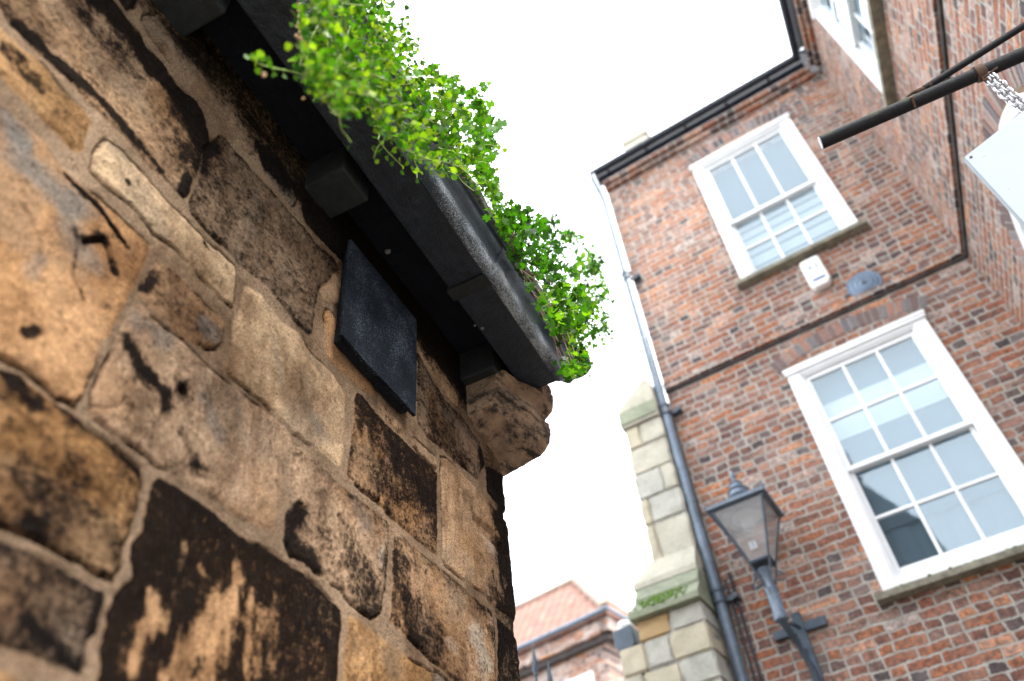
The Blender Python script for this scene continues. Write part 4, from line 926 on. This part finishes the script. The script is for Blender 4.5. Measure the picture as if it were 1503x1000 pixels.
bm = B(); yy = y - rb - (rt - rb) * .26 - .004; box(bm, x - .028, x + .028, yy - .002, yy, 3.07, 3.14)
tagp = finish(bm, 'number_plate', M_blindS, lamp, WF, False); text('1', .055, M_iron, 'lettering', tagp, WF @ Matrix.Translation((x, yy - .004, 3.09)) @ Matrix.Rotation(R_(90), 4, 'X'))

# ================================================================== STONE BUTTRESS
but = thing('stone_buttress', 'tall weathered limestone buttress with mossy ledge left of the drainpipe', 'buttress', tuple(WF @ Vector((-1.8, .2, -1.6))))
def bblocks():
    rs = random.Random(12); mats = (M_l1, M_l2, M_l3, M_l4, M_l5); blocks = []
    rows = [(4.86, 4.62, [(-1.955, -1.83, 2), (-1.825, -1.595, 0)]), (4.615, 4.33, [(-1.975, -1.595, 0)]), (4.325, 4.06, [(-1.985, -1.72, 1), (-1.715, -1.595, 0)]), (4.055, 3.80, [(-1.985, -1.90, 2), (-1.895, -1.595, 1)]), (3.795, 3.42, [(-1.985, -1.90, 2), (-1.895, -1.595, 0)]), (3.415, 3.26, [(-2.0, -1.72, 0), (-1.715, -1.595, 2)])]
    for z1, z0, bl in rows:
        for x0, x1, mi in bl: blocks.append((x0, x1, -.15, z0, z1, mi))
    rows = [(2.915, 2.75, [(-2.17, -1.90, 4), (-1.895, -1.62, 1)]), (2.745, 2.53, [(-2.36, -2.15, 2), (-2.145, -1.93, 1), (-1.925, -1.625, 2)]), (2.525, 2.32, [(-2.40, -2.20, 0), (-2.195, -1.90, 2), (-1.895, -1.625, 1)]), (2.315, 2.05, [(-2.40, -2.1, 1), (-2.095, -1.625, 0)])]
    z = 2.045
    while z > -1.5: xm_ = -2.05 + rs.uniform(-.1, .1); rows.append((z, z - .27, [(-2.4 - .02 * rs.random(), xm_ - .005, rs.randrange(3)), (xm_, -1.625, rs.randrange(3))])); z -= .275
    for z1, z0, bl in rows:
        for x0, x1, mi in bl: blocks.append((x0, x1, -.33, z0, z1, mi))
    for x0, x1, yf, z0, z1, mi in blocks:
        b_ = B(); box(b_, x0, x1, yf - rs.uniform(0, .012), .6, z0, z1)
        bmesh.ops.bevel(b_, geom=list(b_.edges), offset=.014, segments=2, affect='EDGES', clamp_overlap=True)
        bmesh.ops.subdivide_edges(b_, edges=[e for e in b_.edges if e.calc_length() > .05], cuts=5, use_grid_fill=True)
        A = np.array([v.co[:] for v in b_.verts]); q_ = A[:, 0] + A[:, 1]
        n_ = fbm(q_, A[:, 2], 9, 4, 700) - .5; n2_ = fbm(q_ + 3, A[:, 2], 12, 4, 701) - .5
        for v, a_, c_ in zip(b_.verts, n_, n2_): v.co.y += .035 * a_; v.co.x += .035 * c_; v.co.z += .016 * a_
        finish(b_, 'stone_block', mats[mi], but, WF, True)
bblocks()
bm = B(); box(bm, -1.965, -1.60, -.135, .58, 3.26, 4.86); box(bm, -2.15, -1.63, -.315, .58, -1.6, 2.92); finish(bm, 'mortar_core', M_mort, but, WF, False)
bm = B(); prism(bm, [(-1.985, 4.865), (-1.99, 5.06), (-1.965, 5.12), (-1.80, 5.235), (-1.66, 5.35), (-1.62, 5.33), (-1.595, 5.28), (-1.595, 4.865)], -.185, .6, 'xz'); finish(bm, 'cap_stone', M_l4 if False else M_l1, but, WF, False, .012)
bm = B(); prism(bm, [(-.186, 5.06), (-.20, 4.90), (-.15, 4.87), (-.15, 5.10)], -1.985, -1.60, 'yz'); finish(bm, 'cap_moulding', M_l4, but, WF, False, .008)
# sloping weathered offsets (moss on the lowest)
def slope(z_top, z_bot, x_top, x_bot, y_top, y_bot, lip, mat, name, mossy=False):
    bm = B(); xr0, xr1 = -1.60, -1.605
    t = [bm.verts.new(c) for c in ((x_top, y_top, z_top), (xr0, y_top, z_top), (xr0, .6, z_top), (x_top, .6, z_top))]
    b = [bm.verts.new(c) for c in ((x_bot, y_bot, z_bot), (xr1, y_bot, z_bot), (xr1, .6, z_bot), (x_bot, .6, z_bot))]
    c_ = [bm.verts.new(c) for c in ((x_bot, y_bot, z_bot - lip), (xr1, y_bot, z_bot - lip), (xr1, .6, z_bot - lip), (x_bot, .6, z_bot - lip))]
    for r0, r1 in ((t, b), (b, c_)):
        for k in range(4): bm.faces.new((r0[k], r0[(k + 1) % 4], r1[(k + 1) % 4], r1[k]))
    bm.faces.new(t[::-1]); bm.faces.new(c_); bmesh.ops.subdivide_edges(bm, edges=bm.edges, cuts=3, use_grid_fill=True)
    return finish(bm, name, mat, but, WF, False, 0)
slope(3.46, 3.26, -2.0, -2.165, -.16, -.26, .05, M_l1, 'weathering')
slope(3.215, 3.10, -2.14, -2.155, -.25, -.31, .02, M_l4, 'weathering')
slope(3.085, 2.965, -2.15, -2.20, -.30, -.40, .05, M_l4, 'weathering')
bm = B(); rs = random.Random(8)
for k in range(170):
    t = rs.random(); x_ = rs.gauss(-1.95, .10); r = rs.uniform(.006, .018); zf = 3.085 - .12 * t; blob(bm, (x_ + .03, -.30 - .10 * t, zf + .002), (r, r, r * .7), 1, k)
finish(bm, 'moss', M_moss, but, WF)
db = thing('wall_box', 'small dark blue box beside the mossy ledge of the buttress', 'wall box', tuple(WF @ Vector((-2.40, -.1, 2.80))))
bm = B(); prism(bm, [(-2.44, 2.98), (-2.27, 2.99), (-2.26, 2.84), (-2.29, 2.79), (-2.41, 2.79), (-2.44, 2.85)], -.20, .02, 'xz'); finish(bm, 'case', M_iron, db, WF, False, .012)
bm = B(); lathe(bm, [(.0, .0), (.055, .01), (.065, .04), (.05, .075), (0, .09)], (-2.36, -.1, 2.99), seg=16); finish(bm, 'globe', M_plasticw, db, WF)

# ================================================================== FAR HOUSE
fh = thing('red_roofed_house', 'distant pale red brick house with a hipped red tile roof', 'house', (-5, 13.5, -1.6))
e0 = at_z(768, 947, 7.0); e1 = at_z(888, 892, 7.0); ev = e1 - e0; ev /= np.linalg.norm(ev); fa = math.atan2(ev[1], ev[0])
WH = Matrix.Translation(Vector((e1[0], e1[1], 0))) @ Matrix.Rotation(fa, 4, 'Z')   # origin at the right eaves corner, x to the right
def mat_tiles():
    m = NT('red_pantiles'); p = m.pos(); sp = m.n('ShaderNodeSeparateXYZ'); m.l(p, sp.inputs[0])
    wv = m.math('SINE', m.math('MULTIPLY', sp.outputs[0], 28)); wz = m.math('FRACT', m.math('MULTIPLY', sp.outputs[2], 5.5))
    n = m.noise(p, 5, 5); c = m.ramp(n, [(.3, (.22, .105, .08)), (.5, (.30, .16, .12)), (.7, (.36, .22, .17))]); c = m.mix(m.math('MULTIPLY', m.noise(p, 40, 3), .3), c, (.20, .10, .08)); m.col(c); m.rough(.85)
    m.bump(m.math('ADD', wv, m.math('MULTIPLY', wz, 1.2)), .8, .03); return m.m
M_tiles = mat_tiles()
bm = B(); L = 7
wd = .25
box(bm, -L, -wd - .05, wd, wd + 5, -1.6, 6.62); walls = finish(bm, 'wall', M_brick_far, fh, WH, False)
bm = B()
rz, ry = 8.35, 1.75     # ridge height and distance behind the eaves
rp = at_z(844, 852, rz); q = WH.inverted() @ Vector(rp); ry = q.y; rx = q.x
V = [bm.verts.new(c) for c in ((-L, 0, 7.0), (0, 0, 7.0), (rx, ry, rz), (-L, ry, rz), (0, 2 * ry, 7.0), (-L, 2 * ry, 7.0), (-L, .02, 6.9), (0, .02, 6.9), (0, 2 * ry, 6.9), (-L, 2 * ry, 6.9))]
for f in ((0, 1, 2, 3), (1, 4, 2), (4, 5, 3, 2), (0, 6, 7, 1), (1, 7, 8, 4), (0, 3, 5, 9, 6), (6, 9, 8, 7)): bm.faces.new([V[i] for i in f])
rf = finish(bm, 'roof', M_tiles, fh, WH, False)
bm = B(); tube(bm, [(-L, ry, rz + .02), (rx, ry, rz + .02)], .07, 8); tube(bm, [(rx, ry, rz + .02), (0, 0, 7.03)], .09, 8); tube(bm, [(rx, ry, rz + .02), (0, 2 * ry, 7.03)], .08, 8); finish(bm, 'ridge_tiles', mat_plain('pale_hip_tiles', (.36, .27, .22), .9, .25, 7, .3, 20), rf, WH)
bm = B(); tube(bm, [(-L, -.09, 6.93), (.09, -.09, 6.93), (.09, 2 * ry, 6.93)], .045, 10); finish(bm, 'gutter', M_pipe, fh, WH)
bm = B(); box(bm, -L, -.02, .06, wd, 6.62, 6.88); box(bm, -wd, -.03, .06, 4.5, 6.62, 6.879); finish(bm, 'cornice', M_brick_far, fh, WH, False, .02)
bm = B(); box(bm, -L, -.1, .12, wd + .0, 6.5, 6.617); finish(bm, 'cornice', M_shadow_and_cornice, fh, WH, False, .02)
def fwin(xc, z1, hw=.46, h=1.5):
    bm = B(); x0, x1, z0 = xc - hw, xc + hw, z1 - h; y0 = wd - .03
    for a in ((x0, x0 + .08, z0, z1), (x1 - .08, x1, z0, z1), (x0 + .08, x1 - .08, z1 - .08, z1), (x0 + .08, x1 - .08, z0, z0 + .08), (x0 + .08, x1 - .08, z0 + h / 2 - .03, z0 + h / 2 + .03), (xc - .015, xc + .015, z0 + .08, z0 + h / 2 - .03), (xc - .015, xc + .015, z0 + h / 2 + .03, z1 - .08)): box(bm, a[0], a[1], y0, wd, a[2], a[3])
    w_ = finish(bm, 'window', M_white, fh, WH, False); bm = B(); box(bm, x0 + .06, x1 - .06, wd - .012, wd - .005, z0 + .05, z1 - .05); finish(bm, 'pane', M_blindw, w_, WH, False)
fwin(-1.08, 6.12); fwin(-3.3, 6.12)
# iron railing spears
rl = thing('iron_railing', 'black spear-topped iron railing in front of the distant brick house', 'railing', tuple(at_z(790, 1000, 0) * 0 + np.array([-1.8, 4.6, -1.6])))
def spear(px, py, r0=5.0):
    r = ray(px, py); r = r * r0 / math.hypot(r[0], r[1]); return r
for px, py in ((782, 947), (804, 969)):
    t = spear(px, py); bm = B()
    lathe(bm, [(.010, 0), (.010, t[2] + 1.6 - .20), (.016, t[2] + 1.6 - .195), (.011, t[2] + 1.6 - .185), (.021, t[2] + 1.6 - .15), (.012, t[2] + 1.6 - .07), (.001, t[2] + 1.6)], (t[0], t[1], -1.6), seg=8); finish(bm, 'spear', M_iron, rl, I4)
ta, tb = spear(782, 947), spear(804, 969); dv = tb - ta
bm = B(); tube(bm, [(ta[0] - dv[0], ta[1] - dv[1], 1.75), (tb[0] + dv[0] * 0, tb[1], 1.75)], .016, 8); finish(bm, 'rail', M_iron, rl, I4); bm = B(); tube(bm, [(ta[0] - dv[0], ta[1] - dv[1], -1.2), (tb[0], tb[1], -1.2)], .016, 8); finish(bm, 'rail', M_iron, rl, I4)

# ================================================================== HOUSE UP THE STREET (mirrored in the panes)
rh = thing('gabled_house', 'dark slate roofed brick house up the street behind the viewer', 'house', (-2.6, -7, -1.6))
bm = B(); box(bm, -5.5, -.4, -10, -4.6, -1.6, 6.4); finish(bm, 'wall', M_brick, rh, Matrix.Identity(4), False)
bm = B(); prism(bm, [(-5.7, 6.4), (-5.7, 7.4), (-1.15, 10.0), (-.35, 8.6), (-.3, 6.4)], -10.2, -4.5, 'xz'); finish(bm, 'roof', M_slate, rh, I4, False)
bm = B(); lathe(bm, [(.06, 8.8), (.10, 8.95), (.04, 9.1), (.03, 9.5), (.0, 9.7)], (-1.15, -4.6, 1.1), seg=10); finish(bm, 'finial', M_slate, rh, I4)

# ================================================================== HANGING SIGN AND BRACKET
sg = thing('sign_bracket', 'black iron bar and stay projecting from the side wall to carry the sign', 'sign bracket', (2.03, 1.62, 2.1))
bm = B(); by = 1.62; tube(bm, [(.437, by, 2.090), (2.03, by, 2.100)], .0205, 18); finish(bm, 'bar', M_bar, sg, I4)
bm = B(); tube(bm, [(.4345, by, 2.09), (.4405, by, 2.09)], .0195, 18); finish(bm, 'end_cap', mat_plain('bare_grey_end', (.45, .50, .55), .4, .15, 40, .1, 60), sg, I4)
rt0 = at_y(1357, 130, by); rt1 = at_y(1503, 38, by); dr = Vector(rt1 - rt0)
bm = B(); tube(bm, [tuple(rt0), tuple(Vector(rt0) + dr * (2.03 - rt0[0]) / dr.x)], .0105, 12); stay = finish(bm, 'stay_rod', M_bar, sg, I4)
bm = B(); hk = Vector(rt0); pts = [hk + Vector((.02, 0, .004)), hk, hk + Vector((-.035, 0, .004)), hk + Vector((-.055, 0, -.004)), hk + Vector((-.062, -.002, -.018)), hk + Vector((-.052, -.004, -.030))]
tube(bm, pts, [.0115, .008, .005, .005, .005, .004], 8)
tube(bm, [hk + Vector((-.052, -.018, -.036)), hk + Vector((-.055, -.026, -.05)), hk + Vector((-.055, 0, -.066))], .004, 6); finish(bm, 'hook', M_rust, stay, I4)
bm = B(); box(bm, 2.018, 2.03, by - .05, by + .05, 1.98, 2.24); lathe(bm, [(.012, 0), (.012, .008)], (2.018, by, 2.2), (-1, 0, 0), 8); finish(bm, 'wall_plate', M_bar, sg, I4, False, .003)
sign = thing('hanging_sign', 'blank pale grey sign board hanging from the iron bar on chains', 'sign', (1.1, 1.62, 1.2))
bm = B(); prism(bm, [(.708, 1.776), (.885, 1.852), (.93, 1.858), (1.37, 1.858), (1.415, 1.852), (1.592, 1.776), (1.592, 1.15), (.708, 1.15)], by - .009, by + .009, 'xz'); brd = finish(bm, 'board', M_sign, sign, I4, False, .0025)
for X, Z in ((.722, 1.765), (.722, 1.3), (1.578, 1.765), (1.578, 1.3)):
    bm = B(); lathe(bm, [(.004, 0), (.0035, .002), (.0, .003)], (X, by - .009, Z), (0, -1, 0), 8); finish(bm, 'screw', M_rust, brd, I4)
def linkmesh(bm, c, up, side, a=.0155, b=.0085, r=.0031):
    c = Vector(c); pts = []
    for k in range(20):
        t = 2 * math.pi * k / 20; u = math.cos(t); v = math.sin(t); pts.append(c + up * (a * (abs(u) ** .8) * (1 if u > 0 else -1)) + side * (b * v))
    tube(bm, pts + [pts[0], pts[1]], r, 8, False)
for X in (.90, 1.40):
    bm = B(); lathe(bm, [(.0215, -.014), (.0255, -.012), (.0255, .012), (.0215, .014)], (X, by, 2.093), (1, 0, 0), 18)
    tube(bm, [(X - .004, by - .004, 2.07), (X - .006, by - .004, 2.052), (X + .004, by - .004, 2.042), (X + .012, by, 2.052), (X + .006, by + .002, 2.07)], .0035, 8); tube(bm, [(X - .004, by - .008, 2.058), (X + .034, by - .02, 2.060)], [.004, .0035], 6)
    clip = finish(bm, 'clamp', M_rust, sign, I4)
    bm = B(); n = 10; zt_, zb_ = 2.050, 1.852
    for k in range(n):
        z = zt_ - (zt_ - zb_) * (k + .1) / n; s = Vector((math.cos(.5), math.sin(.5), 0)) if k % 2 else Vector((-math.sin(.5), math.cos(.5), 0)); linkmesh(bm, (X + .002 * math.sin(k), by, z), Vector((0, 0, 1)), s)
        linkmesh(bm, (X + .015 + .002 * math.cos(k * 2), by - .006, z + .006), Vector((0, .0, 1)), Vector((s.y, -s.x, 0)))
    finish(bm, 'chain', M_chain, sign, I4)

# ================================================================== PLANTS IN THE GUTTER
def inpoly(x, y, pg):
    c = np.zeros(len(x), bool); n = len(pg)
    for i in range(n):
        ax, ay = pg[i]; bx, by_ = pg[(i + 1) % n]
        if ay != by_: c ^= ((ay > y) != (by_ > y)) & (x < (bx - ax) * (y - ay) / (by_ - ay) + ax)
    return c
def sample(pg, n, rg):
    a = np.array(pg, float); lo, hi = a.min(0), a.max(0); out = []
    while len(out) < n:
        q = lo + (hi - lo) * rg.random((n * 3, 2)); q = q[inpoly(q[:, 0], q[:, 1], pg)]; out += list(q)
    return np.array(out[:n])
ROUND = np.array([(0, 0), (.30, -.36), (.62, -.50), (.90, -.36), (1.0, 0), (.90, .36), (.62, .50), (.30, .36)])
OVAL = np.array([(0, 0), (.28, -.24), (.62, -.27), (1.0, 0), (.62, .27), (.28, .24)])
LOBE = np.array([(0, 0), (.22, -.10), (.20, -.42), (.40, -.58), (.50, -.30), (.62, -.24), (.72, -.40), (.90, -.28), (.88, -.10), (1.1, 0), (.88, .10), (.90, .28), (.72, .40), (.62, .24), (.50, .30), (.40, .58), (.20, .42), (.22, .10)])
def leaves(name, P, D, S, shape, mat, parent, cup=.25, val=None, rg=rng, face=None):
    """one mesh holding every leaf blade of a plant: P base, D direction, S size"""
    n = len(P); k = len(shape); P = np.array(P, float); D = np.array(D, float); D /= np.linalg.norm(D, axis=1)[:, None] + 1e-9
    U = rg.normal(size=(n, 3)) * .8 + np.array([0, 0, 1.1]); U = U * .55 - (0 if face is None else 1) * P / np.linalg.norm(P, axis=1)[:, None] * .9; U -= (U * D).sum(1)[:, None] * D; U /= np.linalg.norm(U, axis=1)[:, None] + 1e-9; Sd = np.cross(D, U)
    V = np.zeros((n, k, 3)); S = np.array(S)[:, None]
    for i, (u, v) in enumerate(shape):
        w_ = cup * (v * v * 1.6 + .25 * (u - .5) ** 2 - .15)
        V[:, i] = P + D * u * S + Sd * v * S + U * w_ * S
    me = bpy.data.meshes.new(name); me.vertices.add(n * k); me.vertices.foreach_set('co', V.astype(np.float32).ravel())
    me.loops.add(n * k); me.loops.foreach_set('vertex_index', np.arange(n * k, dtype=np.int32)); me.polygons.add(n)
    me.polygons.foreach_set('loop_start', np.arange(0, n * k, k, dtype=np.int32)); me.polygons.foreach_set('loop_total', np.full(n, k, dtype=np.int32)); me.update()
    a = me.attributes.new('leaf', 'FLOAT', 'POINT'); val = rg.random(n) if val is None else val; a.data.foreach_set('value', np.repeat(np.clip(val, 0, 1), k).astype(np.float32))
    me.materials.append(mat); return link(bpy.data.objects.new(name, me), parent)
def P3(px, X): return plx(px[0], px[1], (1, 0, 0), X)

# -- trailing round-leaved creeper
cr = thing('trailing_creeper', 'bright green trailing plant with small round leaves spilling over the gutter', 'plant', tuple(P3((560, 100), -.64)))
PG1 = [(440,0),(433,30),(440,60),(432,92),(446,128),(474,160),(492,168),(520,165),(548,187),(575,215),(600,240),(640,258),(665,262),(690,270),(712,288),(720,270),(708,240),(685,210),(668,170),(652,125),(638,97),(618,92),(603,50),(590,38),(575,22),(570,-10),(555,-120),(440,-120)]
PG1c = [(470,-100),(470,20),(500,100),(560,170),(620,220),(680,250),(690,240),(660,180),(630,110),(600,70),(570,30),(550,-100)]
lp, ld, lsz, lv = [], [], [], []
bmS = B(); rg = np.random.default_rng(5)
q = sample(PG1, 150, rg)
def creep_stem(start, n_seg, step, depth0, hang, seed):
    """a wiry stem with paired leaves, wandering and hanging"""
    rs = random.Random(seed); p = Vector(start); d = Vector((rs.uniform(.1, .9), rs.uniform(-.8, .8), rs.uniform(-.3, .5))).normalized(); pts = [p.copy()]
    for k in range(n_seg):
        d = (d + Vector((rs.gauss(0, .35), rs.gauss(0, .35), rs.gauss(0, .3) - hang * .14))).normalized(); p = p + d * step; pts.append(p.copy())
        for sgn in (-1, 1):
            if rs.random() < .9:
                sd = d.cross(Vector((rs.gauss(0, 1), rs.gauss(0, 1), rs.gauss(0, 1)))).normalized() * sgn; dd = (sd + d * .5).normalized(); b0 = p + dd * rs.uniform(.002, .006)
                lp.append(tuple(b0)); ld.append(tuple(dd + Vector((.25, -.1, -.35)))); lsz.append(rs.uniform(.010, .017) * (1 if rs.random() < .9 else 1.3)); lv.append(rs.random() ** 1.1)
    return pts
def project_ok(p, pg):
    c = CM @ np.array(p); u, v = CX + FPX * c[0] / c[2], CY + FPX * c[1] / c[2]; return inpoly(np.array([u]), np.array([v]), pg)[0]
cnt = 0
for k, (u, v) in enumerate(sample(PG1, 330, rg)):
    # roots lie in the gutter; growth bulges outward from it
    X = -.60 + .13 * rg.random()
    s0 = Vector(P3((u, v), X)); pts = creep_stem(s0, rg.integers(3, 7), rg.uniform(.010, .018), X, 1, k)
    tube(bmS, pts, [.0013] * len(pts), 4, False)
# dense inner leaves
for (u, v) in sample(PG1, 1350, rg):
    X = -.63 + .14 * rg.random(); p = P3((u, v), X); lp.append(tuple(p)); ld.append((rg.normal() * .8 + .3, rg.normal() * .8, rg.normal() * .6 - .3)); lsz.append(rg.uniform(.007, .017)); lv.append(rg.random() ** 1.8)
keep = [i for i, p in enumerate(lp) if project_ok(p, [(x_ + (0), y_) for x_, y_ in PG1]) or rg.random() < .25]
lp = [lp[i] for i in keep]; ld = [ld[i] for i in keep]; lsz = [lsz[i] for i in keep]; lv = [lv[i] for i in keep]
# named runners: pixel routes, each leafed along its length
RUN = [([(452,112),(430,106),(405,101),(382,95),(373,88),(371,82)], -.60), ([(440,5),(437,35),(444,70),(440,100)], -.58), ([(560,185),(555,205),(568,222),(584,238),(592,246)], -.60), ([(585,180),(600,215),(612,245),(612,262)], -.58), ([(628,215),(636,240),(640,258)], -.58),
       ([(480,60),(486,110),(487,150),(492,168)], -.56), ([(500,40),(530,75),(560,60),(590,50)], -.55), ([(520,20),(500,80),(490,130)], -.54), ([(540,70),(575,130),(590,180),(588,205)], -.55), ([(470,30),(455,60),(450,95),(462,120),(480,135)], -.56), ([(650,200),(668,235),(690,255)], -.58), ([(600,90),(585,130),(600,170),(622,205)], -.54)]
for pts, X in RUN:
    V3 = [Vector(P3(p, X)) for p in pts]; L = []
    for a, b in zip(V3[:-1], V3[1:]):
        n = 5
        for k in range(n): L.append(a.lerp(b, k / n))
    L.append(V3[-1]); tube(bmS, L, [.0022 - .0012 * k / len(L) for k in range(len(L))], 5, False)
    for k in range(2, len(L), 3):
        t = (L[min(k + 1, len(L) - 1)] - L[k - 1]).normalized()
        for sgn in (-1, 1):
            sd = t.cross(Vector((rg.normal(), rg.normal(), rg.normal()))).normalized() * sgn; b0 = L[k] + sd * .007; tube(bmS, [L[k], b0], .0006, 3, False)
            lp.append(tuple(b0)); ld.append(tuple(sd + Vector((.2, -.1, -.5)))); lsz.append(rg.uniform(.011, .017)); lv.append(.3 + .5 * rg.random())
for k in range(7): lp.append(tuple(Vector(P3((371, 84), -.60)) + Vector((rg.normal(), rg.normal(), rg.normal())) * .004)); ld.append(tuple(rg.normal(size=3))); lsz.append(.006); lv.append(.8)
leaves('leaves', lp, ld, lsz, ROUND, M_leafA, cr, .35, np.array(lv)); finish(bmS, 'stems', M_stemG, cr, I4)
bm = B(); rs = random.Random(31)
for k in range(60):
    u, v = rs.choice([(rs.gauss(490, 14), rs.gauss(14, 10)), (rs.gauss(500, 40), rs.gauss(60, 40)), (rs.gauss(438, 3), rs.uniform(0, 60))]); p = P3((u, v), -.55 + rs.uniform(-.03, .02)); r = rs.uniform(.002, .0045); blob(bm, p, (r, r, r * 1.4), 1, k)
finish(bm, 'seed_heads', M_dead, cr, I4)

# -- lobed-leaved plant (fern-like sprays against the sky)
fe = thing('lobed_leaf_plant', 'plant with deeply lobed green leaves reaching out of the gutter against the sky', 'plant', tuple(P3((690, 230), -.62)))
lp, ld, lsz, lv = [], [], [], []; bmS = B()
def spray(px, ang, size, X, n=7):
    """compound leaf: leaflets in pairs on a stalk lying roughly facing the street"""
    c = Vector(P3(px, X)); t_ = -X / -ray(*px)[0]; e = Vector(ray(px[0] + 40 * math.cos(R_(ang)), px[1] - 40 * math.sin(R_(ang))) * t_); d = (e - c).normalized(); view = Vector(c).normalized(); s = d.cross(view).normalized()
    tube(bmS, [c - d * .03, c, c + d * size * .8], .0009, 4, False)
    for k in range(n):
        t = k / (n - 1); b = c + d * size * t * .85
        if k == n - 1: lp.append(tuple(b)); ld.append(tuple(d)); lsz.append(size * .72); lv.append(.3 + .5 * rg.random())
        elif k % 2 == 0:
            for sg_ in (-1, 1): lp.append(tuple(b + view * rg.normal() * .004)); ld.append(tuple(d * .7 + s * sg_ + view * rg.normal() * .25)); lsz.append(size * (.82 - .3 * t)); lv.append(.25 + .55 * rg.random())
for px, ang, sz_ in (((705,186),8,.062), ((690,150),50,.05), ((672,140),95,.045), ((695,165),25,.05), ((665,155),120,.04), ((705,200),-25,.052), ((690,185),-5,.06), ((675,180),60,.05), ((715,208),-50,.04), ((695,225),-10,.05), ((680,222),-30,.05), ((700,240),10,.045), ((705,258),-20,.045), ((660,145),70,.035), ((725,187),12,.035), ((712,275),-30,.04), ((715,290),10,.035), ((722,310),-10,.04), ((735,325),30,.035), ((700,262),30,.04), ((640,190),60,.045), ((655,200),20,.05), ((655,215),-10,.045), ((640,215),-40,.04), ((670,235),-35,.045), ((620,150),80,.04), ((635,165),45,.045), ((705,130),30,.03)):
    spray(px, ang, sz_ * 1.0, -.56 + rg.uniform(-.04, .05))
for (u, v) in sample([(640,110),(660,150),(690,200),(705,235),(700,260),(730,330),(745,350),(750,320),(720,250),(715,215),(700,190),(680,150),(660,118)], 420, rg):
    lp.append(tuple(P3((u, v), -.62 + .13 * rg.random()))); ld.append((rg.normal() + .3, rg.normal(), rg.normal() * .6)); lsz.append(rg.uniform(.014, .024)); lv.append(.15 + .7 * rg.random())
for a, b in (((655,215),(725,187)), ((650,225),(700,150)), ((660,240),(705,200)), ((675,262),(710,250))):
    tube(bmS, [P3(a, -.60), P3(((a[0] + b[0]) / 2, (a[1] + b[1]) / 2 + 4), -.58), P3(b, -.57)], .0013, 5, False)
leaves('leaves', lp, ld, lsz, LOBE, M_leafB, fe, .2, np.array(lv), face=1); finish(bmS, 'stems', M_stemB, fe, I4)

# -- bushy plant at the end of the gutter
bu = thing('gutter_bush', 'bushy green plant with fanned brown stems at the end of the gutter', 'plant', tuple(P3((780, 420), -.62)))
PG3 = [(735,305),(748,298),(765,300),(800,312),(816,318),(822,340),(850,345),(857,365),(892,388),(886,418),(898,440),(893,470),(897,490),(880,500),(868,512),(858,520),(862,540),(845,550),(828,548),(832,522),(826,500),(812,485),(795,462),(775,420),(762,395),(748,370),(738,340)]
lp, ld, lsz, lv = [], [], [], []; bmS = B(); rs = random.Random(17)
clusters = sample(PG3, 124, rg)
roots = [P3(p, -.615) for p in ((770, 412), (778, 428), (790, 450), (760, 395), (812, 490), (745, 345))]
for k, (u, v) in enumerate(clusters):
    X = -.60 + .17 * rg.random(); c = Vector(P3((u, v), X)); d0 = [np.linalg.norm(np.array(c) - r) for r in roots]; r0 = Vector(roots[int(np.argmin(d0))] + rg.normal(size=3) * .004)
    if rs.random() < .55: mid = r0.lerp(c, .5) + Vector(rg.normal(size=3)) * .010; tube(bmS, [r0, mid, c], [.0026, .0019, .0011], 5, False)
    n = rs.randint(14, 26); sp_ = rs.uniform(.012, .024)
    for j in range(n):
        off = rg.normal(size=3) * sp_ * np.array([1, .8, .8]); lp.append(tuple(np.array(c) + off)); ld.append(tuple(off / sp_ + rg.normal(size=3) * .6 + np.array([.2, 0, .2]))); lsz.append(rs.uniform(.014, .029)); lv.append(rs.random() * (.55 if v < 430 and u < 820 else .95))
keep = [i for i, p in enumerate(lp) if project_ok(p, PG3) or rg.random() < .08]; lp = [lp[i] for i in keep]; ld = [ld[i] for i in keep]; lsz = [lsz[i] for i in keep]; lv = [lv[i] for i in keep]
for px in ((858,546),(850,540),(842,545),(836,535),(862,530)):
    for j in range(9): lp.append(tuple(P3((px[0] + rs.gauss(0, 5), px[1] + rs.gauss(0, 4)), -.57 + rs.uniform(-.02, .02)))); ld.append(tuple(rg.normal(size=3))); lsz.append(rs.uniform(.014, .022)); lv.append(.4 + .5 * rs.random())
leaves('leaves', lp, ld, lsz, LOBE, M_leafC, bu, .3, np.array(lv)); finish(bmS, 'stems', M_stemB, bu, I4)
# moss, grit and roots lying in the gutter
bm = B(); rs = random.Random(2)
for k in range(260):
    y_ = rs.uniform(.6, 2.2); r = rs.uniform(.004, .012); blob(bm, (-.628 + rs.uniform(-.02, .012), y_, 2.262 + rs.uniform(-.004, .006)), (r, r, r * .7), 1, k)
o = finish(bm, 'gutter_silt', mat_plain('mossy_silt', (.06, .07, .035), .95, .5, 40, .6, 160), stone, I4)

for o in bpy.data.objects:
    if o.type == 'MESH' and o.name.split('.')[0] in ('moss', 'gutter_silt', 'cobweb', 'seed_heads'): o['kind'] = 'stuff'
